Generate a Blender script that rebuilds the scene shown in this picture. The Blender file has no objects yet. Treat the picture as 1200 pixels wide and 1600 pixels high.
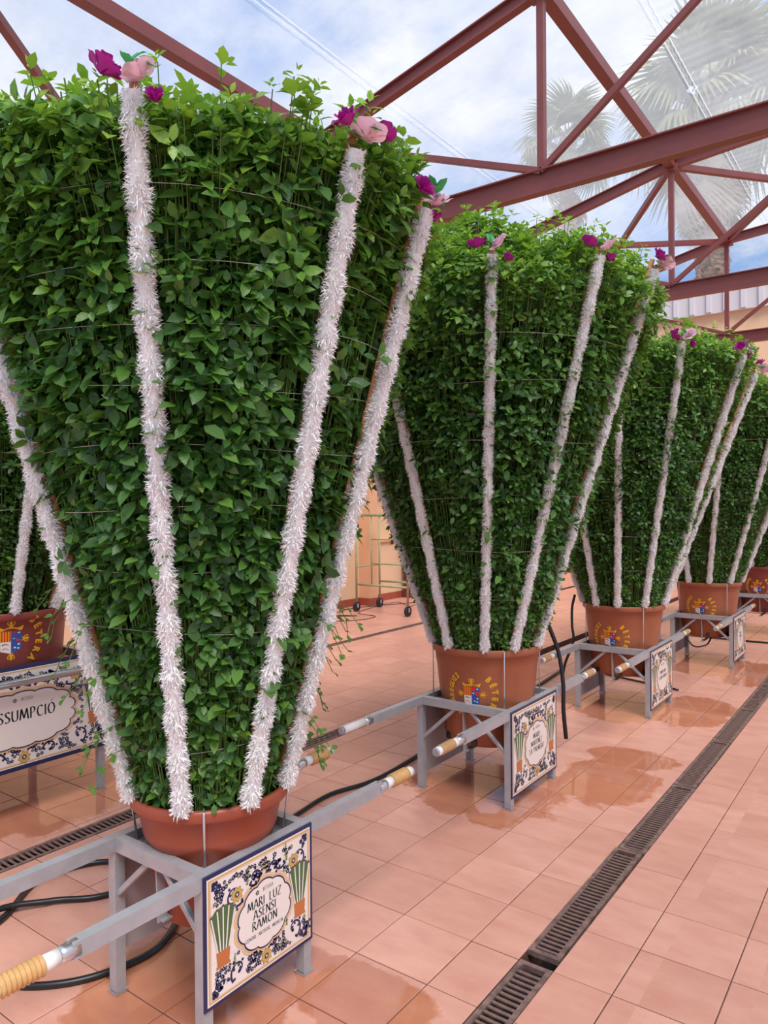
import bpy, math, random
import numpy as np
from mathutils import Vector, Matrix

random.seed(7)
PI = math.pi
COL = bpy.context.scene.collection
SC = bpy.context.scene

# ------------------------------------------------------------------ camera
cam = bpy.data.cameras.new('camera'); cam_ob = bpy.data.objects.new('camera', cam); COL.objects.link(cam_ob)
cam.sensor_fit = 'VERTICAL'; cam.sensor_height = 32.0; cam.lens = 32.0 * 1141.8 / 1600.0
cam.clip_start = 0.05; cam.clip_end = 500
YAW, PITCH, ROLL = -0.63249, -0.0068487, -0.0077879
def cam_axes():
    F = Vector((math.sin(YAW) * math.cos(PITCH), math.cos(YAW) * math.cos(PITCH), math.sin(PITCH)))
    R = Vector((math.cos(YAW), -math.sin(YAW), 0)); U = R.cross(F)
    return R * math.cos(ROLL) + U * math.sin(ROLL), -R * math.sin(ROLL) + U * math.cos(ROLL), F
CR, CU, CF = cam_axes()
CAM = Vector((0, 0, 1.75))
m = Matrix((CR, CU, -CF)).transposed().to_4x4(); m.translation = CAM
cam_ob.matrix_world = m
SC.camera = cam_ob

# ------------------------------------------------------------------ world, sun, exposure
SC.view_settings.view_transform = 'Standard'; SC.view_settings.look = 'None'
SC.view_settings.exposure = 0.0; SC.view_settings.gamma = 1.0
SC.view_settings.use_curve_mapping = False
SC.render.film_transparent = False
SC.cycles.max_bounces = 8; SC.cycles.transparent_max_bounces = 16
SC.cycles.caustics_reflective = False; SC.cycles.caustics_refractive = False

class NT:
    """tiny node-tree helper"""
    def __init__(s, tree): s.t = tree; s.n = tree.nodes; s.l = tree.links
    def new(s, typ, ins=None, **kw):
        nd = s.n.new(typ)
        for k, v in kw.items(): setattr(nd, k, v)
        for k, v in (ins or {}).items():
            if isinstance(v, bpy.types.NodeSocket): s.l.new(v, nd.inputs[k])
            else: nd.inputs[k].default_value = v
        return nd
    def math(s, op, a, b=0.0, clamp=False):
        return s.new('ShaderNodeMath', {0: a, 1: b}, operation=op, use_clamp=clamp).outputs[0]
    def mix(s, f, a, b):
        nd = s.new('ShaderNodeMix', data_type='RGBA')
        for k, v in ((0, f), (6, a), (7, b)):
            if isinstance(v, bpy.types.NodeSocket): s.l.new(v, nd.inputs[k])
            else: nd.inputs[k].default_value = (tuple(v) + (1,))[:4] if k else v
        return nd.outputs[2]
    def ramp(s, f, stops):
        nd = s.new('ShaderNodeValToRGB', {0: f})
        e = nd.color_ramp.elements
        while len(e) < len(stops): e.new(0.5)
        for el, (p, c) in zip(e, stops):
            el.position = p; el.color = (tuple(c) + (1,))[:4] if not isinstance(c, (int, float)) else (c, c, c, 1)
        return nd.outputs[0]
    def noise(s, vec, scale, detail=3, rough=0.5):
        d = {'Scale': scale, 'Detail': detail, 'Roughness': rough}
        if vec is not None: d['Vector'] = vec
        return s.new('ShaderNodeTexNoise', d).outputs[0]

W = bpy.data.worlds.new('sky'); SC.world = W; W.use_nodes = True
nt = NT(W.node_tree); nt.n.clear()
tc = nt.new('ShaderNodeTexCoord').outputs['Generated']
sep = nt.new('ShaderNodeSeparateXYZ', {0: tc})
zz = nt.math('MAXIMUM', sep.outputs[2], 0.0)
den = nt.math('ADD', zz, 0.22)
px_ = nt.math('DIVIDE', sep.outputs[0], den); py_ = nt.math('DIVIDE', sep.outputs[1], den)
cv = nt.new('ShaderNodeCombineXYZ', {0: px_, 1: py_, 2: 0.3}).outputs[0]
n1 = nt.noise(cv, 2.6, 8, 0.62); n2 = nt.noise(cv, 1.1, 3, 0.5)
cl = nt.math('ADD', nt.math('MULTIPLY', n1, 0.65), nt.math('MULTIPLY', n2, 0.35))
cov = nt.ramp(cl, [(0.43, 0.0), (0.57, 1.0)])
blue = nt.ramp(zz, [(0.0, (0.52, 0.66, 0.84)), (0.25, (0.26, 0.44, 0.80)), (1.0, (0.13, 0.28, 0.66))])
shade = nt.ramp(nt.noise(cv, 4.5, 6, 0.6), [(0.3, (0.55, 0.62, 0.76)), (0.65, (0.92, 0.94, 0.98))])
skyc = nt.mix(cov, blue, shade)
bg = nt.new('ShaderNodeBackground', {'Color': skyc, 'Strength': 1.0})
nt.l.new(bg.outputs[0], nt.new('ShaderNodeOutputWorld').inputs[0])

sun = bpy.data.lights.new('sun', 'SUN'); sun.energy = 4.7; sun.angle = math.radians(28); sun.color = (1.0, 0.955, 0.90)
sun_ob = bpy.data.objects.new('sun', sun); COL.objects.link(sun_ob)
sun_ob.rotation_euler = Vector((0.42, -0.30, 0.86)).to_track_quat('Z', 'Y').to_euler()
sun_ob.location = (6, -4, 14)

# ------------------------------------------------------------------ materials
def material(name):
    mt = bpy.data.materials.new(name); mt.use_nodes = True
    n = NT(mt.node_tree); n.n.clear()
    out = n.new('ShaderNodeOutputMaterial')
    return mt, n, out
def principled(name, color, rough=0.5, metal=0.0, var=0.0, vscale=8.0, bump=0.0, bscale=60.0, spec=0.5, coat=0.0, sheen=0.0, transl=0.0):
    mt, n, out = material(name)
    pos = n.new('ShaderNodeTexCoord').outputs['Object']
    c = color
    if var > 0:
        f = n.ramp(n.noise(pos, vscale, 5, 0.6), [(0.3, 0.0), (0.7, 1.0)])
        c = n.mix(f, tuple(x * (1 - var) for x in color), tuple(min(1, x * (1 + var)) for x in color))
    p = n.new('ShaderNodeBsdfPrincipled', {'Roughness': rough, 'Metallic': metal, 'Specular IOR Level': spec, 'Coat Weight': coat})
    if isinstance(c, bpy.types.NodeSocket): n.l.new(c, p.inputs['Base Color'])
    else: p.inputs['Base Color'].default_value = tuple(c) + (1,)
    if bump > 0:
        b = n.new('ShaderNodeBump', {'Strength': bump, 'Distance': 0.01, 'Height': n.noise(pos, bscale, 4, 0.6)})
        n.l.new(b.outputs[0], p.inputs['Normal'])
    s = p.outputs[0]
    if transl > 0:
        tr = n.new('ShaderNodeBsdfTranslucent')
        if isinstance(c, bpy.types.NodeSocket): n.l.new(c, tr.inputs[0])
        else: tr.inputs[0].default_value = tuple(c) + (1,)
        mx = n.new('ShaderNodeMixShader', {0: transl, 1: s, 2: tr.outputs[0]}); s = mx.outputs[0]
    n.l.new(s, out.inputs[0])
    return mt

M = {}
M['silver'] = principled('silver_paint', (0.40, 0.41, 0.44), 0.42, 0.25, var=0.10, vscale=14, bump=0.05)
M['galv'] = principled('bright_metal', (0.62, 0.63, 0.65), 0.28, 0.85)
M['greyplate'] = principled('grey_plate', (0.40, 0.37, 0.39), 0.6)
M['red_steel'] = principled('red_oxide_steel', (0.215, 0.056, 0.054), 0.5, 0.0, var=0.10, vscale=3, bump=0.05)
M['pot'] = principled('terracotta_plastic', (0.34, 0.105, 0.05), 0.42, var=0.08, vscale=5)
M['pot_dark'] = principled('dark_terracotta_plastic', (0.30, 0.062, 0.030), 0.38, var=0.08, vscale=5)
M['pot_red'] = principled('red_brown_plastic', (0.24, 0.05, 0.038), 0.40, var=0.06, vscale=4)
M['soil'] = principled('soil', (0.035, 0.025, 0.018), 0.95, var=0.4, vscale=60, bump=0.6)
M['cane'] = principled('cane', (0.50, 0.23, 0.10), 0.55, var=0.2, vscale=20)
M['grip'] = principled('ochre_rubber', (0.58, 0.34, 0.13), 0.55, var=0.12, vscale=30)
M['tan'] = principled('tan_tape', (0.46, 0.27, 0.12), 0.6, var=0.15, vscale=40)
M['tape'] = principled('white_tape', (0.78, 0.77, 0.76), 0.45)
M['hose'] = principled('black_rubber', (0.012, 0.013, 0.015), 0.35)
M['fringe'] = principled('white_tissue', (0.97, 0.965, 0.97), 0.8, transl=0.15)
M['magenta'] = principled('magenta_paper', (0.42, 0.012, 0.27), 0.45, var=0.3, vscale=40, transl=0.30)
M['pink'] = principled('pink_paper', (0.88, 0.56, 0.68), 0.6, var=0.15, vscale=30, transl=0.35)
M['green_paper'] = principled('green_paper', (0.06, 0.36, 0.11), 0.5, transl=0.25)
M['wall'] = principled('cream_render', (0.80, 0.56, 0.36), 0.85, var=0.05, vscale=1.5, bump=0.15, bscale=120)
M['column'] = principled('peach_render', (0.78, 0.46, 0.28), 0.85, var=0.05, vscale=2)
M['skirting'] = principled('red_skirting_tile', (0.36, 0.09, 0.055), 0.4, var=0.12, vscale=6)
M['fascia'] = principled('white_sheet_cladding', (0.66, 0.64, 0.68), 0.55)
M['grout'] = principled('dark_grout', (0.13, 0.06, 0.045), 0.8, var=0.35, vscale=9)
M['iron'] = principled('rusty_iron', (0.22, 0.135, 0.115), 0.6, 0.2, var=0.55, vscale=18, bump=0.4)
M['channel'] = principled('drain_channel', (0.010, 0.008, 0.008), 0.8)
M['scaffold'] = principled('pale_green_paint', (0.38, 0.42, 0.24), 0.5, var=0.12, vscale=10)
M['wheel'] = principled('wheel_rubber', (0.015, 0.015, 0.018), 0.6)
M['trunk'] = principled('palm_trunk', (0.64, 0.50, 0.42), 0.9, var=0.4, vscale=4, bump=0.8, bscale=10)
M['frond'] = principled('palm_frond', (0.26, 0.27, 0.12), 0.55, var=0.35, vscale=1.5, transl=0.25)
M['dryfrond'] = principled('dry_frond', (0.50, 0.38, 0.24), 0.8, var=0.3, vscale=2)
M['stem'] = principled('green_stem', (0.10, 0.19, 0.035), 0.55, var=0.25, vscale=10)
M['drystem'] = principled('brown_stem', (0.10, 0.085, 0.035), 0.7, var=0.3, vscale=10)
M['core'] = principled('shade_hull', (0.012, 0.028, 0.008), 0.9, var=0.5, vscale=25, bump=1.0, bscale=40)  # near-black green of the added hull, stands in for shade between leaves
M['wire'] = principled('galvanised_wire', (0.55, 0.52, 0.45), 0.4, 0.5)
M['black'] = principled('black_plastic', (0.02, 0.02, 0.02), 0.5)
# flat print inks
INKS = [('ink_white', (0.80, 0.74, 0.70)), ('ink_navy', (0.012, 0.020, 0.085)), ('ink_gold', (0.62, 0.36, 0.11)),
        ('ink_green', (0.075, 0.15, 0.055)), ('ink_terracotta', (0.52, 0.17, 0.055)), ('ink_text', (0.045, 0.085, 0.085)),
        ('ink_line', (0.60, 0.52, 0.46)), ('ink_yellow', (0.80, 0.40, 0.015)), ('ink_red', (0.60, 0.03, 0.02)),
        ('ink_blue', (0.02, 0.085, 0.36)), ('ink_olive', (0.20, 0.22, 0.09)), ('ink_purple', (0.20, 0.03, 0.10)), ('ink_maroon', (0.20, 0.03, 0.09)), ('ink_tan', (0.74, 0.54, 0.38))]
INK = {}
for i, (nm, c) in enumerate(INKS): M[nm] = principled(nm, c, 0.30); INK[nm[4:]] = i
INK_MATS = [M[n] for n, _ in INKS]

# leaves: tint attribute 0 (darkest; lowered deep in the shell) .. 1 (young top growth)
def leaf_material():
    mt, n, out = material('basil_leaf')
    at = n.new('ShaderNodeAttribute', attribute_name='tint').outputs['Fac']
    pos = n.new('ShaderNodeTexCoord').outputs['Object']
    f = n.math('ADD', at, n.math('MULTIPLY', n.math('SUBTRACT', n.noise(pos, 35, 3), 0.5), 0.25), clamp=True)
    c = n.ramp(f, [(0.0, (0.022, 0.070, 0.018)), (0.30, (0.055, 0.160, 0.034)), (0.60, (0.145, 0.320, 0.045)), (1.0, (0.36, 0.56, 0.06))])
    p = n.new('ShaderNodeBsdfPrincipled', {'Base Color': c, 'Roughness': 0.36, 'Specular IOR Level': 0.5})
    b = n.new('ShaderNodeBump', {'Strength': 0.35, 'Distance': 0.004, 'Height': n.noise(pos, 160, 2)})
    n.l.new(b.outputs[0], p.inputs['Normal'])
    tr = n.new('ShaderNodeBsdfTranslucent', {'Color': n.mix(0.35, c, (0.30, 0.60, 0.03))})
    n.l.new(n.new('ShaderNodeMixShader', {0: 0.32, 1: p.outputs[0], 2: tr.outputs[0]}).outputs[0], out.inputs[0])
    return mt
M['leaf'] = leaf_material()

# translucent roof sheet: clear plastic, slightly milky
def sheet_material(name, milky):
    mt, n, out = material(name)
    pos = n.new('ShaderNodeTexCoord').outputs['Object']
    tr = n.new('ShaderNodeBsdfTransparent', {'Color': (0.97, 0.975, 0.985, 1)})
    tl = n.new('ShaderNodeBsdfTranslucent', {'Color': (0.86, 0.87, 0.88, 1)})
    gl = n.new('ShaderNodeBsdfGlossy', {'Color': (0.9, 0.9, 0.9, 1), 'Roughness': 0.15})
    f = n.math('MULTIPLY', n.ramp(n.noise(pos, 0.9, 5, 0.6), [(0.3, 0.75), (0.7, 1.2)]), milky, clamp=True)
    a = n.new('ShaderNodeMixShader', {0: f, 1: tr.outputs[0], 2: tl.outputs[0]})
    b = n.new('ShaderNodeMixShader', {0: 0.04, 1: a.outputs[0], 2: gl.outputs[0]})
    n.l.new(b.outputs[0], out.inputs[0])
    return mt
M['sheet'] = sheet_material('clear_roof_sheet', 0.30)
M['sheet_corr'] = sheet_material('clear_corrugated_sheet', 0.34)
M['seam'] = sheet_material('sheet_seam', 0.72)

# terracotta floor tile: per-tile tone, blotches, and real wet patches (wet ceramic is darker and mirror-like)
PUDDLES = [(-2.13, 1.78, .42, .50), (-1.62, 2.02, .34, .20), (-2.12, 4.02, .50, .48), (-1.62, 4.55, .33, .42), (-1.60, 5.05, .30, .22),
           (-2.05, 6.35, .52, .50), (-1.58, 6.55, .36, .60), (-1.85, 8.55, .50, .60), (-1.40, 8.3, .28, .70), (-4.45, 2.35, .65, .8), (-1.7, 11.0, .6, .7)]
def tile_material():
    mt, n, out = material('terracotta_floor_tile')
    pos = n.new('ShaderNodeNewGeometry').outputs['Position']
    sp = n.new('ShaderNodeSeparateXYZ', {0: pos})
    tx = n.math('FLOOR', n.math('DIVIDE', n.math('ADD', sp.outputs[0], 2.4506), 0.33))
    ty = n.math('FLOOR', n.math('DIVIDE', n.math('SUBTRACT', sp.outputs[1], 1.9056), 0.33))
    wn = n.new('ShaderNodeTexWhiteNoise', {'Vector': n.new('ShaderNodeCombineXYZ', {0: tx, 1: ty, 2: 0.0}).outputs[0]}).outputs[0]
    base = n.mix(wn, (0.62, 0.305, 0.225), (0.74, 0.385, 0.295))
    off = n.new('ShaderNodeCombineXYZ', {0: n.math('MULTIPLY', wn, 17.0), 1: 0.0, 2: 0.0}).outputs[0]
    st = n.new('ShaderNodeVectorMath', {0: pos, 1: off}, operation='ADD').outputs[0]
    mp = n.new('ShaderNodeMapping', {'Vector': st, 'Scale': (1.0, 2.2, 1.0)}).outputs[0]
    bl = n.ramp(n.noise(mp, 4.2, 4, 0.55), [(0.35, 0.0), (0.70, 1.0)])
    c = n.mix(n.math('MULTIPLY', bl, 0.55), base, (0.52, 0.205, 0.150))
    fine = n.noise(pos, 60, 3)
    c = n.mix(n.math('MULTIPLY', fine, 0.18), c, (0.80, 0.50, 0.40))
    # grime: chalky marks
    ch = n.ramp(n.noise(n.new('ShaderNodeMapping', {'Vector': pos, 'Scale': (2.2, 1.0, 1.0), 'Rotation': (0, 0, 0.7)}).outputs[0], 2.3, 8, 0.75), [(0.64, 0.0), (0.72, 1.0)])
    c = n.mix(n.math('MULTIPLY', ch, 0.16), c, (0.75, 0.66, 0.64))
    nz = n.math('MULTIPLY', n.math('SUBTRACT', n.noise(pos, 3.2, 5, 0.6), 0.5), 1.15)
    best = None
    for (x, y, a, b) in PUDDLES:
        dx = n.math('DIVIDE', n.math('SUBTRACT', sp.outputs[0], x), a); dy = n.math('DIVIDE', n.math('SUBTRACT', sp.outputs[1], y), b)
        d = n.math('SQRT', n.math('ADD', n.math('MULTIPLY', dx, dx), n.math('MULTIPLY', dy, dy)))
        best = d if best is None else n.math('MINIMUM', best, d)
    e = n.math('ADD', best, nz)
    wet = n.ramp(e, [(0.92, 1.0), (1.0, 0.0)])
    tilew = n.math('GREATER_THAN', wn, 0.25)
    wetc = n.mix(1.0, c, c)
    mul = n.new('ShaderNodeMix', {0: 1.0}, data_type='RGBA', blend_type='MULTIPLY')
    n.l.new(c, mul.inputs[6]); mul.inputs[7].default_value = (0.78, 0.62, 0.48, 1)
    c2 = n.mix(wet, c, mul.outputs[2])
    r = n.math('ADD', n.math('MULTIPLY', n.noise(pos, 7, 4), 0.22), 0.22)
    rr = n.mix(wet, n.new('ShaderNodeCombineXYZ', {0: r, 1: r, 2: r}).outputs[0], (0.045, 0.045, 0.045))
    p = n.new('ShaderNodeBsdfPrincipled', {'Base Color': c2, 'Specular IOR Level': 0.5})
    n.l.new(n.new('ShaderNodeSeparateColor', {0: rr}).outputs[0], p.inputs['Roughness'])
    drymask = n.math('SUBTRACT', 1.0, wet)
    bm = n.new('ShaderNodeBump', {'Distance': 0.004, 'Height': n.noise(pos, 22, 4, 0.6)})
    n.l.new(n.math('ADD', n.math('MULTIPLY', drymask, 0.22), 0.03), bm.inputs['Strength'])
    n.l.new(bm.outputs[0], p.inputs['Normal'])
    n.l.new(p.outputs[0], out.inputs[0])
    return mt
M['tile'] = tile_material()

# ------------------------------------------------------------------ object helpers
def tag(o, label=None, cat=None, group=None, kind=None):
    if label: o['label'] = label
    if cat: o['category'] = cat
    if group: o['group'] = group
    if kind: o['kind'] = kind
    return o
def empty(name, loc=(0, 0, 0), rz=0.0):
    o = bpy.data.objects.new(name, None); o.empty_display_size = 0.1; COL.objects.link(o)
    o.location = loc; o.rotation_euler = (0, 0, rz); return o
def put(name, mesh, parent=None, loc=None, mat4=None):
    o = bpy.data.objects.new(name, mesh); COL.objects.link(o)
    if parent is not None: o.parent = parent
    if loc is not None: o.location = loc
    if mat4 is not None: o.matrix_basis = mat4
    return o

class MB:
    """collects verts and faces; build() makes one mesh"""
    def __init__(s): s.v = []; s.f = []; s.mi = []; s.smooth = []
    def add(s, vs, fs, mi=0, sm=False):
        b = len(s.v); s.v += [tuple(v) for v in vs]
        for f in fs: s.f.append(tuple(i + b for i in f)); s.mi.append(mi); s.smooth.append(sm)
    def box(s, lo, hi, mi=0, bev=0.0):
        x0, y0, z0 = lo; x1, y1, z1 = hi
        s.frame_box(Vector(((x0 + x1) / 2, (y0 + y1) / 2, (z0 + z1) / 2)), Vector((1, 0, 0)), Vector((0, 1, 0)), Vector((0, 0, 1)), x1 - x0, y1 - y0, z1 - z0, mi, bev)
    def frame_box(s, c, ax, ay, az, lx, ly, lz, mi=0, bev=0.0):
        """box with chamfered long edges (along ax)"""
        hx, hy, hz = lx / 2, ly / 2, lz / 2; b = min(bev, hy * .45, hz * .45)
        if b > 0:
            prof = [(-hy + b, -hz), (hy - b, -hz), (hy, -hz + b), (hy, hz - b), (hy - b, hz), (-hy + b, hz), (-hy, hz - b), (-hy, -hz + b)]
        else: prof = [(-hy, -hz), (hy, -hz), (hy, hz), (-hy, hz)]
        n = len(prof)
        vs = [c + ax * sx * hx + ay * p[0] + az * p[1] for sx in (-1, 1) for p in prof]
        fs = [tuple(range(n))[::-1], tuple(range(n, 2 * n))] + [(i, (i + 1) % n, n + (i + 1) % n, n + i) for i in range(n)]
        s.add(vs, fs, mi)
    def bar(s, p, q, w, h, up=(0, 0, 1), mi=0, bev=0.003):
        p, q, up = Vector(p), Vector(q), Vector(up); d = (q - p); L = d.length; d.normalize()
        if abs(d.dot(up)) > 0.98: up = Vector((0, 1, 0))
        side = up.cross(d).normalized(); u2 = d.cross(side).normalized()
        s.frame_box((p + q) / 2, d, side, u2, L, w, h, mi, bev)
    def ibeam(s, p, q, w, h, tf=0.014, tw=0.012, up=(0, 0, 1)):
        p, q, up = Vector(p), Vector(q), Vector(up); d = (q - p); L = d.length; d.normalize()
        side = up.cross(d).normalized(); u2 = d.cross(side).normalized(); c = (p + q) / 2
        s.frame_box(c + u2 * (h - tf) / 2, d, side, u2, L, w, tf); s.frame_box(c - u2 * (h - tf) / 2, d, side, u2, L, w, tf)
        s.frame_box(c, d, side, u2, L, tw, h - 2 * tf)
    def tube(s, pts, r, n=8, mi=0, cap=True):
        pts = [Vector(p) for p in pts]; rs = r if isinstance(r, (list, tuple)) else [r] * len(pts)
        b = len(s.v); prev = None
        for i, p in enumerate(pts):
            d = (pts[min(i + 1, len(pts) - 1)] - pts[max(i - 1, 0)]).normalized()
            if prev is None:
                a = Vector((0, 0, 1)) if abs(d.z) < 0.9 else Vector((1, 0, 0)); x = a.cross(d).normalized()
            else: x = (prev - d * prev.dot(d)).normalized()
            prev = x; y = d.cross(x)
            for k in range(n):
                t = 2 * PI * k / n; s.v.append(tuple(p + (x * math.cos(t) + y * math.sin(t)) * rs[i]))
        for i in range(len(pts) - 1):
            for k in range(n):
                a = b + i * n + k; c = b + i * n + (k + 1) % n
                s.f.append((a, c, c + n, a + n)); s.mi.append(mi); s.smooth.append(True)
        if cap:
            s.f.append(tuple(range(b, b + n))[::-1]); s.mi.append(mi); s.smooth.append(False)
            e = b + (len(pts) - 1) * n; s.f.append(tuple(range(e, e + n))); s.mi.append(mi); s.smooth.append(False)
    def lathe(s, prof, n=48, mi=0, mod=None, cap0=False, cap1=False):
        b = len(s.v)
        for i, (r, z) in enumerate(prof):
            for k in range(n):
                t = 2 * PI * k / n; rr = r + (mod(t, z, r) if mod else 0)
                s.v.append((rr * math.cos(t), rr * math.sin(t), z))
        for i in range(len(prof) - 1):
            for k in range(n):
                a = b + i * n + k; c = b + i * n + (k + 1) % n
                s.f.append((a, c, c + n, a + n)); s.mi.append(mi); s.smooth.append(True)
        if cap0: s.f.append(tuple(range(b, b + n))[::-1]); s.mi.append(mi); s.smooth.append(False)
        if cap1:
            e = b + (len(prof) - 1) * n; s.f.append(tuple(range(e, e + n))); s.mi.append(mi); s.smooth.append(False)
    def mesh(s, name, mats):
        me = bpy.data.meshes.new(name); me.from_pydata(s.v, [], s.f)
        for mt in (mats if isinstance(mats, (list, tuple)) else [mats]): me.materials.append(mt)
        me.polygons.foreach_set('material_index', s.mi); me.polygons.foreach_set('use_smooth', s.smooth)
        me.update(); return me
    def build(s, name, mats, parent=None, **kw): return put(name, s.mesh(name, mats), parent, **kw)

def np_mesh(name, verts, tris, mats, attr=None, smooth=True):
    me = bpy.data.meshes.new(name)
    nv, nf = len(verts), len(tris)
    me.vertices.add(nv); me.vertices.foreach_set('co', np.ascontiguousarray(verts, dtype=np.float32).ravel())
    me.loops.add(nf * 3); me.loops.foreach_set('vertex_index', np.ascontiguousarray(tris, dtype=np.int32).ravel())
    me.polygons.add(nf); me.polygons.foreach_set('loop_start', np.arange(0, nf * 3, 3, dtype=np.int32))
    me.polygons.foreach_set('use_smooth', np.full(nf, smooth))
    if attr is not None:
        a = me.attributes.new('tint', 'FLOAT', 'POINT'); a.data.foreach_set('value', np.ascontiguousarray(attr, dtype=np.float32))
    me.materials.append(mats); me.update(calc_edges=True); me.validate()
    return me

def px(p):
    d = Vector(p) - CAM; z = d.dot(CF)
    if z <= 0.05: return None
    return 600 + 1141.8 * d.dot(CR) / z, 800 - 1141.8 * d.dot(CU) / z, z

# ------------------------------------------------------------------ floor: tiles, grout, drain slots
T = 0.33
floor = MB(); floor.box((-8.3, -2.2, -0.35), (8.3, 19.2, -0.12)); floor_ob = floor.build('floor', M['channel']); tag(floor_ob, kind='structure')
SLOTS = [(-1.252, -1.115), (-3.722, -3.578), (-6.10, -5.98)]
bed = MB(); xs = [-8.3] + [v for s_ in sorted(SLOTS) for v in s_] + [8.3]
for i in range(0, len(xs), 2): bed.box((xs[i], -2.2, -0.12), (xs[i + 1], 19.2, -0.0035))
bed.build('grout_bed', M['grout'], floor_ob)
def columns(a, b, x0):
    k = math.floor((a - x0) / T); out = []
    while x0 + k * T < b - 1e-6:
        l, r = max(a, x0 + k * T), min(b, x0 + (k + 1) * T)
        if r - l > 0.02: out.append((l, r))
        k += 1
    return out
cols = [(c, 1.9056) for c in columns(-8.1, -6.10, -2.4506) + columns(-5.98, -3.722, -2.4506) + columns(-3.578, -1.252, -2.4506)] + [(c, 2.571) for c in columns(-1.115, 8.1, -0.8916)]
cells = []
for (l, r), y0 in cols:
    k = math.floor((-2.1 - y0) / T)
    while y0 + k * T < 18.5:
        cx, cy = (l + r) / 2, y0 + (k + .5) * T; q = px((cx, cy, 0)); area = 0
        if q and -60 < q[0] < 1260 and q[1] < 1680:
            area = (r - l) / q[2] ** 3
        cells.append((area, cx, cy, r - l)); k += 1
cells.sort(key=lambda c: -c[0])
def tile_shape(w, h):
    g, c, t = 0.0022, 0.002, 0.0
    a, b = w / 2 - g, h / 2 - g
    vs = [(-a, -b, -.012), (a, -b, -.012), (a, b, -.012), (-a, b, -.012), (-a, -b, t - c), (a, -b, t - c), (a, b, t - c), (-a, b, t - c),
          (-a + c, -b + c, t), (a - c, -b + c, t), (a - c, b - c, t), (-a + c, b - c, t)]
    fs = [(8, 9, 10, 11)] + [(i, (i + 1) % 4, 4 + (i + 1) % 4, 4 + i) for i in range(4)] + [(4 + i, 4 + (i + 1) % 4, 8 + (i + 1) % 4, 8 + i) for i in range(4)]
    return vs, fs
tmesh = {}
rest = MB()
for i, (area, cx, cy, w) in enumerate(cells):
    key = round(w, 3); tx_, ty_ = random.uniform(-.0022, .0022), random.uniform(-.0022, .0022); dz = random.uniform(-.0007, .0007)
    vs, fs = tile_shape(w, T)
    if i < 290 and area > 0:
        if key not in tmesh:
            mb = MB(); mb.add(vs, fs); tmesh[key] = mb.mesh('floor_tile', M['tile'])
        o = put('floor_tile', tmesh[key], floor_ob, loc=(cx, cy, dz)); o.rotation_euler = (tx_, ty_, 0)
    else: rest.add([(cx + x, cy + y, z + dz + tx_ * y - ty_ * x) for x, y, z in vs], fs)
o = rest.build('distant_floor_tiles', M['tile'], floor_ob); o['kind'] = 'stuff'

# drains: each iron grate is a thing, its bars are parts
bar_m = MB(); bar_m.box((-0.050, -0.0062, -0.007), (0.050, 0.0062, 0.0), bev=0.001); bar_mesh = bar_m.mesh('grate_bar', M['iron'])
def grate(xc, y0, L, w, label, group, dx=0.0, bars=True, tilt=0.0):
    g = empty('drain_grate', (xc + dx, y0, 0)); g.rotation_euler = (tilt, 0, 0); tag(g, label, 'drain grate', group)
    f = MB(); h = w / 2
    f.box((-h + .002, 0.004, -0.02), (-0.046, L - .004, 0.0015)); f.box((0.046, 0.004, -0.02), (h - .002, L - .004, 0.0015))
    f.box((-.047, 0.004, -0.02), (.047, 0.026, 0.001)); f.box((-.047, L - .026, -0.02), (.047, L - .004, 0.001))
    f.build('grate_frame', M['iron'], g)
    n = int((L - .07) / 0.0300)
    if bars:
        for i in range(n): put('grate_bar', bar_mesh, g, loc=(0, 0.044 + i * 0.0300, 0))
    else:
        b = MB()
        for i in range(n): b.box((-.05, 0.044 + i * .03 - .0062, -.007), (.05, 0.044 + i * .03 + .0062, 0))
        o = b.build('grate_bars', M['iron'], g); o['kind'] = 'stuff'
    return g
names = ['nearest grate of the main drain, cut off by the bottom edge', 'second grate of the main drain, tilted up at the open black gap',
         'third grate of the main drain, beside the front wet patch', 'fourth grate of the main drain, between dry tiles', 'fifth grate of the main drain, level with the third stand',
         'sixth grate of the main drain, silted and pale', 'farthest grate of the main drain at the right picture edge']
ys = [1.53, 2.64, 3.70, 4.75, 5.80, 6.85, 7.90]
for i, y in enumerate(ys): grate(-1.1835, y, 1.045, 0.135, 'rusty iron ' + names[i], 'grates of the main drain', dx=random.uniform(-.006, .006), bars=i < 5, tilt=0.008 if i == 1 else 0)
names = ['slotted grate of the middle drain, left of the nearest stand', 'slotted grate of the middle drain, behind the nearest stand', 'slotted grate of the middle drain behind the nearest plant',
         'slotted grate of the middle drain showing between the first two stands', 'slotted grate of the middle drain, left of the second stand']
for i in range(5): grate(-3.650, 0.55 + i * 1.02, 1.02, 0.142, 'dark iron ' + names[i], 'grates of the middle drain', bars=i in (1, 3))
for i in range(3): grate(-6.04, 5.6 + i * 1.5, 1.5, 0.118, ['slotted grate of the far drain, hidden end behind the nearest plant', 'slotted grate of the far drain in the gap between plants', 'slotted grate of the far drain beside the second plant'][i], 'grates of the far drain', bars=False)

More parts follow.
